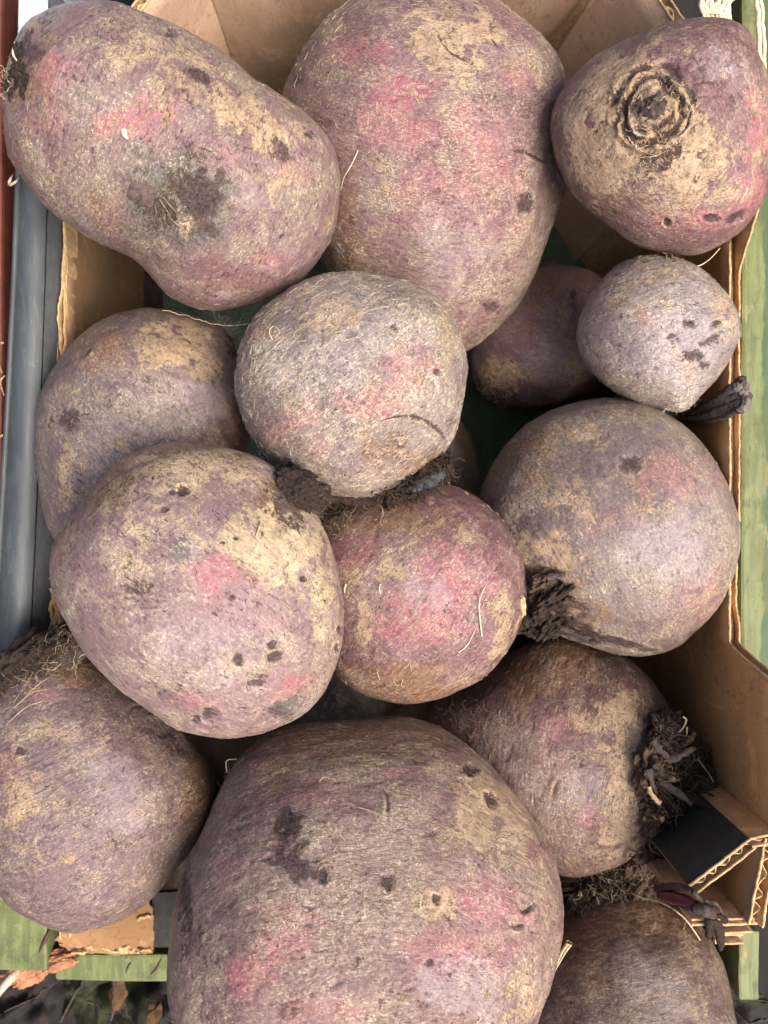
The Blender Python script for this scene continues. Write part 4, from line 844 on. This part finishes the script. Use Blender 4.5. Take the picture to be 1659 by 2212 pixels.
# ---------------------------------------------------------------- rootlets, crowns, stalks
for k, n in dict(A=200, B=1000, C=220, D=120, E=750, F=150, G=90, H=320, I=220, J=330, K=300, L=480, M=180, N=60, O=30, P=30).items():
    fine = k in 'BE'
    BE[k].fibres(n, HAIR_P if k in 'BEH' else HAIR_T, (.002, .0085) if fine else (.0012, .0055), (.00005, .00010) if fine else (.00004, .00010), along=.35 if fine else .8, curl=.25 if fine else .6)
for k, n in dict(A=420, B=160, C=260, D=240, E=300, F=200, G=520, H=220, I=160, J=120, K=220, L=420, M=60).items():
    BE[k].fibres(n, CRACK, (.0012, .0042), (.00006, .00016), .00004, 'skin_nicks', along=1.2, curl=.8, seed=50)
def spot(b, x, y, r): p, n = b.on(x, y); return (p, n, r*U)
def strand(b, pts, r, mat, lift=.0012, name='rootlet', ends=True):
    q = []
    for i, (x, y) in enumerate(pts):
        p, n = b.on(x, y); q.append(p+n*(lift if 0 < i < len(pts)-1 else lift*.3))
    V, F = tubes([smooth_path(q, 18)], [r], 5, np.linspace(1, .45, 18)); link(name, mesh_np(name, V, F, mat), b.o)
DULL = plain('dull_rootlet', (.26, .20, .13), .85, .5, 300)
# A: scar stub, dark mat of hairs, shrunken crown on the rail
p, n = A.on(312, 415); A.blob('root_scar', p-n*.0034, n, (.0078, .0072, .0042), plain('scar_skin', (.13, .085, .075), .7, .4, 600, (.07, .045, .04), bump=.6), .12, 3, 5, seed=1)
A.tangle([spot(A, 420, 420, 62), spot(A, 380, 470, 45), spot(A, 330, 465, 30), spot(A, 440, 360, 30)], 420, (.003, .010), HAIR_D, (.00006, .00018), out=.30, wild=.8)
A.tangle([spot(A, 430, 370, 40), spot(A, 440, 450, 40), spot(A, 360, 450, 40), spot(A, 215, 460, 20), spot(A, 240, 440, 14)], 60, (.004, .012), DULL, (.00005, .00012), name='pale_rootlets', out=.35, wild=.7, seed=3)
for i, q in enumerate(([(345,430),(360,450),(372,470)], [(352,425),(375,450),(398,475)], [(335,445),(340,458),(330,470)], [(362,462),(380,478),(395,492)])):
    strand(A, q, .00040, DULL, .0012, 'root_tail')
p, n = A.on(372, 452); A.blob('root_core', p-n*.001, n, (.0022, .0065, .0016), STALK, .1, 3, 4, seed=5)
p = A.on(36, 138)[0]; A.blob('leaf_crown', p-np.array([-.002, 0, .003]), (-.75, .1, .5), (.0125, .0055, .0045), SOIL, .42, 2.6, 6, seed=2)
p2 = A.on(18, 185)[0]; A.blob('leaf_crown', p2-np.array([-.003, 0, .003]), (-.75, -.1, .3), (.007, .005, .005), SOIL, .35, 2.6, 5, seed=3)
A.tangle([(p, np.array([-.5, .1, .8]), .008), (p2, np.array([-.5, -.2, .8]), .006)], 60, (.002, .006), HAIR_T, (.00006, .00016), name='crown_hairs', seed=6)
strand(A, [(35,95),(36,120),(42,138)], .0006, HAIR_P); strand(A, [(268,282),(270,292),(276,300)], .0012, HAIR_P, .0006, 'dry_flake')
for q in ([(28,378),(22,388),(20,400),(32,394),(42,384)], [(55,375),(75,405),(100,437)]):
    V, F = tubes([smooth_path([at(x, y, .1545+.006*(i % 2)) for i, (x, y) in enumerate(q)], 16)], [.0007], 5, np.sin(np.linspace(.3, 2.9, 16))); link('rootlet', mesh_np('rootlet', V, F, HAIR_P), A.o)
# B: one long hair, C: crown scales
strand(B, [(775,325),(765,355),(752,380),(738,410)], .00022, HAIR_P, .002)
for i, (r0, a0, a1, th) in enumerate(((78, -70, -25, 6), (75, -10, 45, 6), (77, 95, 140, 5), (74, 190, 225, 5), (66, -40, 10, 4), (62, 110, 150, 4), (49, 40, 90, 3), (47, 200, 250, 3), (92, 70, 120, 4))):
    aa = np.radians(np.linspace(a0, a1, 14)); q = []
    for a in aa:
        rr = r0+6*math.sin(a*3+i); p, n = C.on(1410+rr*math.cos(a), 243+rr*math.sin(a)); q.append(p+n*.0002)
    V, F = tubes([smooth_path(q, 26)], [th*U*.36], 6, np.sin(np.linspace(.15, 3.0, 26))**.5*(1+.3*np.sin(np.arange(26)*1.7)))
    V = V+perlin(V*500+i)[:, None]*.0008
    link('leaf_scar', mesh_np('leaf_scar', V, F, (CROWN_TAN, STALK, HAIR_T)[i % 3]), C.o)
p, n = C.on(1408, 243); C.blob('crown_bud', p-n*.0014, n, (.0044, .0058, .0022), STALK, .22, 3, 5, seed=4)
C.tangle([spot(C, 1410, 243, 60), spot(C, 1400, 330, 34), spot(C, 1440, 250, 40)], 200, (.002, .006), HAIR_T, (.00006, .00015), name='crown_hairs', out=.3, wild=.8)
C.tangle([spot(C, 1400, 340, 34), spot(C, 1350, 260, 30), spot(C, 1470, 290, 26)], 50, (.002, .006), HAIR_D, (.00008, .0002), name='crown_scales', out=.25, wild=.8, seed=2)
V, F = tubes([smooth_path([at(1555, 536, .158), at(1535, 558, .165), at(1515, 572, .168), at(1500, 576, .168)], 18)], [.0002], 4); link('rootlet', mesh_np('rootlet', V, F, HAIR_P), C.o)
# D
D.tangle([spot(D, 1500, 568, 26), spot(D, 1540, 590, 26), spot(D, 1460, 562, 18)], 150, (.0015, .005), HAIR_T, (.00005, .00013), name='fuzz', out=.8, wild=.7)
D.tangle([spot(D, 1475, 868, 16), spot(D, 1490, 850, 14), spot(D, 1455, 880, 10)], 70, (.003, .008), HAIR_P, (.00007, .0002), name='root_hairs', out=.5, wild=.8, seed=4)
# E: dark shrunken leaf base under it
def rope(b, pts, rr, mat, name, k=26, rough=.28, fr=500):
    P = smooth_path([at(*p) for p in pts], k); r = np.interp(np.linspace(0, 1, k), np.linspace(0, 1, len(rr)), rr)
    V, F = tubes([P], [r], 8); V = V+np.stack([perlin(V*fr+j) for j in (1, 7, 13)], 1)*r.mean()*rough
    return link(name, mesh_np(name, V, F, mat), b.o)
SLATE = plain('slate_dry_leaf', (.085, .088, .085), .7, .5, 500, (.025, .024, .026), bump=.9, bdist=.001)
rope(E, [(845, 1068, .168), (885, 1048, .174), (925, 1026, .180), (962, 990, .184)], [.0012, .0038, .0055, .0014], SOIL, 'leaf_base', 40, .5, 350)
rope(E, [(862, 1062, .176), (900, 1050, .180), (940, 1030, .184), (966, 1008, .184)], [.0008, .0026, .0032, .0008], SLATE, 'leaf_base', 40, .6, 400)
rope(E, [(660, 1042, .172), (700, 1062, .172), (750, 1078, .172), (800, 1082, .172), (850, 1068, .172)], [.0008, .0022, .0024, .0026, .0012], SOIL, 'leaf_base', 50, .5, 400)
rope(E, [(838, 1066, .172), (842, 1085, .176), (836, 1100, .178)], [.0026, .0020, .0006], SOIL, 'leaf_base', 20, .5, 400)
E.tangle([(at(915, 1042, .180), np.array([.3, -.3, .5]), .010), (at(950, 1010, .184), np.array([.3, -.2, .6]), .006), (at(790, 1080, .172), np.array([-.1, -.7, .4]), .018)], 110, (.004, .012), SOIL, (.0003, .0008), name='crown_strings', wild=.7, seed=21)
E.tangle([(at(905, 1045, .180), np.array([.2, -.4, .6]), .010), (at(945, 1020, .184), np.array([.3, -.2, .6]), .007), (at(800, 1078, .174), np.array([-.3, -.6, .5]), .014), (at(730, 1070, .174), np.array([-.3, -.6, .5]), .012)], 260, (.003, .010), HAIR_D, (.00006, .00018), name='root_hairs')
E.tangle([(at(935, 1030, .165), np.array([.2, -.2, .8]), .008), (at(760, 1090, .160), np.array([-.3, -.6, .5]), .014)], 30, (.004, .010), HAIR_P, (.00005, .00012), name='pale_rootlets', seed=9)
strand(E, [(590,735),(586,722),(592,710),(602,712),(606,722)], .00018, HAIR_P, .0012)
E.tangle([(at(575, 990, .168), np.array([-.5, -.3, .6]), .004), (at(605, 1015, .166), np.array([-.2, -.6, .6]), .004)], 24, (.003, .007), plain('ashy_shred', (.32, .34, .33), .8, .4, 300), (.0003, .0007), name='dry_shreds', seed=12)
# F: grey hair mat against the neighbour
F_.tangle([spot(F_, 500, 715, 26), spot(F_, 515, 740, 22), spot(F_, 485, 700, 14)], 200, (.004, .014), plain('grey_rootlet', (.30, .29, .26), .8, .5, 300), (.00005, .00013), out=.8, wild=.6)
F_.tangle([spot(F_, 505, 720, 26), spot(F_, 520, 800, 20), spot(F_, 515, 850, 20)], 60, (.006, .018), HAIR_P, (.00004, .0001), name='pale_rootlets', out=.7, wild=.6, seed=5)
V, F = tubes([smooth_path([at(350, 668, .175), at(390, 678, .172), at(440, 695, .172), at(500, 703, .170), at(560, 690, .175), at(600, 670, .178)], 40)+np.stack([ragged(40, .0008, 3, .4), ragged(40, .0008, 9, .4), ragged(40, .0006, 19, .4)], 1)], [.00014], 4); link('long_rootlet', mesh_np('long_rootlet', V, F, HAIR_T), F_.o)
p, n = F_.on(496, 748); F_.blob('knob', p-n*.002, n, (.006, .0045, .004), CROWN_TAN, .2, 2.5, 5, seed=1)
# G: hairy crown stub
p, n = G.on(628, 1062); G.blob('leaf_crown', p+np.array([.002, .001, -.002]), (.6, .6, .3), (.0095, .0085, .007), SOIL, .30, 2.6, 6, seed=1)
G.blob('leaf_crown', at(655, 1068, .186), (.8, .4, .2), (.0095, .008, .011), SOIL, .35, 2.8, 6, seed=2)
for i, (x, y, dx, dy, L_) in enumerate(((640, 1040, .8, .5, .007), (660, 1080, .9, .1, .008), (645, 1110, .6, -.6, .008), (620, 1030, .4, .8, .006), (668, 1060, 1, .3, .007), (625, 1120, .2, -.9, .007), (585, 1040, -.4, .7, .005))):
    G.stub(at(x, y, .192), (dx, dy, .25), L_, .0016, .0008, STALK, seed=i)
G.tangle([(at(655, 1070, .198), np.array([.7, .2, .5]), .012), (at(640, 1110, .198), np.array([.5, -.5, .6]), .009)], 90, (.005, .012), SOIL, (.0003, .0007), name='crown_strings', wild=.7, seed=21)
G.tangle([(at(650, 1070, .200), np.array([.6, .3, .6]), .012), (at(635, 1120, .200), np.array([.3, -.4, .8]), .009), (at(675, 1080, .194), np.array([.8, .2, .4]), .007), (at(600, 1040, .205), np.array([.2, .6, .6]), .008)], 620, (.002, .008), HAIR_D, (.00007, .0002))
G.tangle([(at(600, 1050, .205), np.array([.2, .3, .9]), .010), (at(630, 1120, .200), np.array([.3, -.4, .8]), .008), (at(590, 1085, .212), np.array([.2, .3, .9]), .006)], 46, (.003, .007), HAIR_T, (.00008, .0002), name='pale_rootlets', seed=7)
strand(G, [(562,1128),(557,1142),(552,1160)], .0005, HAIR_T)
# H: dark hairy shoulder, long white rootlets, shrivelled root end
H.tangle([spot(H, 720, 1120, 40), spot(H, 770, 1095, 44), spot(H, 830, 1085, 44), spot(H, 700, 1170, 30), spot(H, 900, 1075, 30)], 420, (.003, .009), HAIR_D, (.00006, .00018), out=.25, wild=.8)
H.tangle([spot(H, 790, 1110, 60), spot(H, 730, 1150, 40)], 50, (.004, .010), HAIR_T, (.00005, .00012), name='pale_rootlets', out=.25, wild=.7, seed=8)
strand(H, [(1040,1373),(1035,1345),(1032,1310),(1036,1285),(1050,1262)], .00032, HAIR_P); strand(H, [(990,1408),(1008,1390),(1028,1355)], .00025, HAIR_P); strand(H, [(822,1262),(821,1272),(823,1282)], .0004, HAIR_P); strand(H, [(748,1262),(748,1272),(746,1280)], .0004, HAIR_P)
for q in ([(815,1450),(822,1462),(818,1470)], [(870,1466),(868,1476),(876,1480)], [(850,1468),(858,1476),(866,1475)]): strand(H, q, .00018, HAIR_T)
p, n = H.on(1128, 1310); H.blob('rim_scab', p, n, (.0012, .007, .0016), PAPER_EDGE, .3, 2, 4, seed=3)
# I: black cracked crown with wine red bud scraps
for i, (x, y, dz, sz, mt) in enumerate(((1165, 1310, .002, (.013, .011, .008), SOIL), (1200, 1290, .001, (.013, .010, .006), SOIL), (1155, 1270, .002, (.010, .008, .007), CROWN_TAN), (1210, 1345, .000, (.015, .006, .005), SOIL), (1150, 1345, .004, (.010, .007, .007), SOIL), (1185, 1250, -.001, (.012, .006, .004), CROWN_TAN))):
    p, n = I_.on(x, y); I_.blob('leaf_crown', p-n*.002, (-.7, -.4, .5), sz[::-1], mt, .34, 2.6, 6, seed=i)
for i, (x, y, dx, dy, L_, mt) in enumerate(((1150, 1262, -.5, .5, .006, STALK_R), (1172, 1263, .2, .6, .005, STALK_R), (1168, 1272, .75, -.65, .011, CROWN_TAN), (1160, 1300, -.6, .2, .006, STALK), (1215, 1340, .8, -.3, .012, STALK), (1240, 1360, .9, -.3, .014, STALK), (1190, 1240, .7, .3, .009, STALK), (1225, 1285, .8, -.4, .010, CROWN_TAN))):
    p, n = I_.on(x, y); I_.stub(p+n*.004, (dx, dy, .25), L_, .0017, .0009, mt, seed=i+20)
I_.tangle([spot(I_, 1165, 1310, 45), spot(I_, 1180, 1270, 40), spot(I_, 1200, 1330, 40)], 130, (.004, .011), SOIL, (.0003, .0008), name='crown_strings', wild=.8, seed=21)
I_.tangle([spot(I_, 1165, 1310, 45), spot(I_, 1180, 1350, 40), spot(I_, 1150, 1280, 30)], 260, (.002, .006), HAIR_D, (.00008, .00022))
I_.tangle([spot(I_, 1180, 1300, 50), spot(I_, 1220, 1340, 30)], 40, (.002, .005), HAIR_T, (.00008, .0002), name='pale_rootlets', seed=8)
JL = .028
# J: the big tangled crown
for i, (x, y, z, sz, mt) in enumerate(((1440, 1700, .112, (.016, .013, .012), SOIL), (1470, 1640, .112, (.012, .010, .011), SOIL), (1440, 1580, .118, (.010, .007, .009), SOIL), (1470, 1740, .108, (.014, .012, .010), SOIL), (1420, 1790, .104, (.014, .012, .010), SOIL), (1400, 1650, .130, (.013, .010, .006), CROWN_TAN), (1405, 1740, .124, (.012, .010, .006), CROWN_TAN), (1380, 1830, .104, (.013, .010, .008), CROWN_TAN), (1490, 1690, .110, (.011, .009, .011), STALK))):
    J.blob('leaf_crown', at(x, y, z+JL), (.85, -.1, .4), sz, mt, .36, 2.8, 6, seed=i)
for i, (x, y, z, dx, dy, dz, L_, r, mt) in enumerate(((1410, 1600, .136, .5, -.8, .3, .012, .0022, STALK), (1425, 1690, .136, .9, -.35, .3, .016, .0020, STALK), (1398, 1660, .140, .2, -.9, .2, .011, .0020, STALK), (1420, 1740, .130, .6, -.5, .4, .012, .0020, CROWN_TAN), (1390, 1765, .130, .6, .3, .4, .010, .0018, PAPER_EDGE), (1440, 1640, .134, .8, .3, .3, .012, .0020, STALK), (1460, 1710, .128, .9, -.1, .4, .012, .0022, SOIL), (1450, 1790, .118, .7, -.7, .3, .014, .0020, STALK), (1470, 1610, .126, .8, .5, .4, .010, .0016, CROWN_TAN), (1400, 1700, .140, .3, -.9, .3, .010, .0014, PAPER_EDGE), (1415, 1650, .141, .4, -.8, .3, .009, .0018, CROWN_TAN), (1430, 1770, .122, .7, -.5, .3, .012, .0016, STALK))):
    J.stub(at(x, y, z+JL), (dx, dy, dz), L_, r, r*.55, mt, seed=i+40, bend=.5)
sp_ = [(at(x, y, z+JL), np.array([.75, dy, .55]), r) for x, y, z, dy, r in ((1450, 1640, .125, .2, .010), (1480, 1680, .120, .0, .010), (1490, 1730, .116, -.1, .010), (1450, 1760, .118, -.3, .012), (1420, 1810, .112, -.4, .010), (1430, 1700, .132, 0, .010), (1440, 1590, .128, .4, .006), (1330, 1870, .100, -.8, .010), (1290, 1885, .098, -.8, .008))]
J.tangle(sp_, 170, (.008, .020), SOIL, (.0004, .0010), name='crown_strings', wild=.8, seed=21); J.tangle(sp_, 90, (.006, .016), HAIR_D, (.0003, .0008), name='dry_strings', wild=.9, seed=22)
J.tangle(sp_, 900, (.004, .012), HAIR_D, (.00010, .00032)); J.tangle(sp_, 260, (.003, .010), HAIR_T, (.00007, .00020), name='pale_rootlets', seed=6)
strand_ = [[(1455, 1590, .150), (1475, 1572, .156), (1482, 1555, .158), (1475, 1548, .158)], [(1470, 1600, .150), (1482, 1588, .154), (1484, 1570, .156)], [(1500, 1630, .150), (1530, 1670, .152), (1542, 1690, .152)]]
V, F = tubes(np.array([smooth_path([at(*q) for q in s_], 16) for s_ in strand_]), [.0004, .0003, .0003], 4); link('rootlet', mesh_np('rootlet', V, F, HAIR_T), J.o)
J.tangle([spot(J, 955, 1555, 40), spot(J, 1000, 1550, 50), spot(J, 1040, 1560, 30)], 150, (.003, .010), DULL, (.00005, .00012), name='root_end_hairs', out=.3, wild=.8, seed=9)
# K: frayed crown
for i, (x, y, z, sz, mt) in enumerate(((105, 1400, .176, (.013, .009, .006), SOIL), (60, 1420, .176, (.012, .010, .008), SOIL), (25, 1460, .176, (.010, .010, .008), SOIL), (0, 1520, .174, (.010, .010, .008), SOIL), (160, 1398, .170, (.012, .005, .006), STALK))):
    K.blob('leaf_crown', at(x, y, z), (-.5, .7, .3), sz, mt, .34, 2.6, 5, seed=i)
K.tangle([(at(x, y, .182), np.array([-.4, .6, .6]), .010) for x, y in ((110, 1400), (60, 1420), (25, 1465), (0, 1520), (150, 1405))], 420, (.003, .009), HAIR_D, (.00008, .00022), out=.5)
K.tangle([(at(x, y, .184), np.array([-.4, .6, .6]), .010) for x, y in ((110, 1410), (60, 1435), (40, 1470), (150, 1415))], 110, (.004, .011), HAIR_T, (.00006, .00016), name='pale_rootlets', out=.4, seed=4)
for q in ([(60,1500),(90,1478),(115,1460)], [(30,1530),(70,1500),(100,1490)], [(100,1445),(130,1430),(160,1425)], [(20,1560),(60,1530),(95,1515)]): strand(K, q, .00016, HAIR_T)
# L: coarse rootlets
for q in ([(788,1930),(787,1945),(788,1962)], [(720,1840),(727,1832),(735,1820)], [(685,1868),(700,1860),(712,1858)], [(688,1880),(700,1872),(712,1868),(708,1862)], [(1032,1800),(1038,1812),(1046,1822)], [(1128,1850),(1140,1862),(1150,1874)], [(775,1745),(800,1755),(832,1765)], [(690,1690),(700,1684),(712,1680)]):
    strand(L, q, .00016, HAIR_T, .0012)
L.tangle([spot(L, 488, 1650, 12), spot(L, 480, 1670, 10), spot(L, 470, 1690, 8)], 40, (.002, .006), DULL, (.00006, .00015), out=.7, name='root_hairs')
for q in ([(485,1665),(480,1640),(486,1618)], ): strand(L, q, .0003, HAIR_T, .004)
L.tangle([spot(L, 900, 1960, 10), spot(L, 1000, 1990, 12), spot(L, 960, 2040, 12), spot(L, 620, 2010, 14)], 50, (.002, .005), HAIR_P, (.00008, .00018), out=.3, name='pale_rootlets', seed=3)
V, F = tubes([smooth_path([at(1196, 2100, .172), at(1212, 2060, .182), at(1228, 2035, .188)], 12), smooth_path([at(1200, 2095, .174), at(1218, 2062, .182), at(1234, 2038, .187)], 12)], [.0008, .0006], 5, np.linspace(.5, 1.1, 12)); link('dry_strip', mesh_np('dry_strip', V, F, HAIR_T), L.o)
# M: soil crown and withered stalk
for i, (x, y, z, sz, mt) in enumerate(((1330, 1905, .132, (.016, .008, .007), SOIL), (1280, 1925, .130, (.013, .007, .006), SOIL), (1390, 1912, .134, (.014, .007, .007), CROWN_TAN), (1345, 1880, .128, (.012, .007, .007), SOIL))):
    M_.blob('leaf_crown', at(x, y, z), (0, .7, .6), sz, mt, .34, 2.6, 5, seed=i)
M_.tangle([(at(x, y, .140), np.array([0, .5, .8]), .012) for x, y in ((1280, 1925), (1330, 1905), (1390, 1910), (1340, 1880))], 240, (.003, .009), HAIR_D, (.00008, .0002)); M_.tangle([(at(x, y, .142), np.array([0, .4, .8]), .012) for x, y in ((1300, 1925), (1350, 1915), (1400, 1920))], 80, (.004, .010), HAIR_T, (.00006, .00015), name='pale_rootlets', seed=4)
rope(M_, [(1425, 1932, .160), (1450, 1938, .178), (1480, 1945, .198), (1505, 1955, .206)], [.0018, .0026, .0024, .0016], STALK_R, 'leaf_stalk')
rope(M_, [(1420, 1918, .160), (1455, 1915, .186), (1490, 1922, .207), (1515, 1945, .209)], [.0016, .0015, .0013, .0008], STALK, 'leaf_stalk')
rope(M_, [(1470, 1952, .192), (1505, 1962, .206), (1530, 1968, .208), (1540, 1980, .205)], [.0016, .0023, .0026, .0014], STALK, 'leaf_stalk')
rope(M_, [(1535, 1978, .206), (1533, 1995, .201), (1531, 2020, .188)], [.0020, .0018, .0014], SOIL, 'leaf_stalk')
rope(M_, [(1540, 1985, .204), (1552, 2005, .198), (1556, 2030, .188), (1557, 2050, .180)], [.0012, .0020, .0018, .0010], SOIL, 'leaf_stalk')
rope(M_, [(1505, 1976, .202), (1530, 1978, .206), (1555, 1980, .207), (1566, 1988, .205)], [.0006, .0008, .0010, .0014], SOIL, 'leaf_stalk')
rope(M_, [(1525, 1945, .208), (1545, 1950, .209), (1555, 1965, .207), (1562, 1980, .205)], [.0008, .0007, .0006, .0004], STALK, 'leaf_stalk')
rope(M_, [(1400, 1940, .160), (1440, 1955, .180), (1480, 1985, .186), (1512, 2030, .180)], [.0003, .0004, .0004, .0003], HAIR_T, 'rootlet')
for q in ([(1405,2015),(1412,2004),(1416,1990)], [(1475,2010),(1478,1998),(1485,1990)], [(1390,2015),(1395,2022),(1402,2018)]): strand(M_, q, .0002, HAIR_T, .0012)
# N, R
N_.tangle([spot(N_, 1060, 850, 40), spot(N_, 1090, 870, 40), spot(N_, 1040, 820, 30)], 160, (.003, .009), HAIR_D, (.00008, .0002), out=.5); N_.tangle([spot(N_, 1070, 850, 45)], 50, (.002, .005), HAIR_T, (.00008, .00018), name='pale_rootlets', out=.4, seed=3)
DRY = plain('grey_dry_stalk', (.21, .175, .145), .8, .5, 500, (.075, .062, .052), stretch=(.25, 1, 1), bump=.9)
for i, (x1, y0, y1, r) in enumerate(((1604, 903, 822, .0020), (1609, 905, 834, .0026), (1610, 907, 846, .0024), (1612, 910, 858, .0028), (1611, 913, 869, .0026), (1608, 916, 879, .0024), (1600, 920, 886, .0018), (1606, 908, 852, .0024), (1592, 900, 838, .0022))):
    V, F = tubes([smooth_path([at(1470, (y0+890)/2, .112), at(1520, (y0*2+y1)/3, .138), at(1560, (y0+y1*2)/3+2, .156), at(x1-8, y1, .168), at(x1-1, y1, .169), at(x1, y1, .169)], 34)], [np.r_[np.linspace(.0012, r, 30), r*.98, r*.85, r*.55, .0001]], 9)
    V = V+np.stack([perlin(V*np.array([220, 800, 800])+j+i) for j in (1, 7, 13)], 1)*.0008
    link('leaf_stalk', mesh_np('leaf_stalk', V, F, DRY if i % 3 else STALK), R_.o)
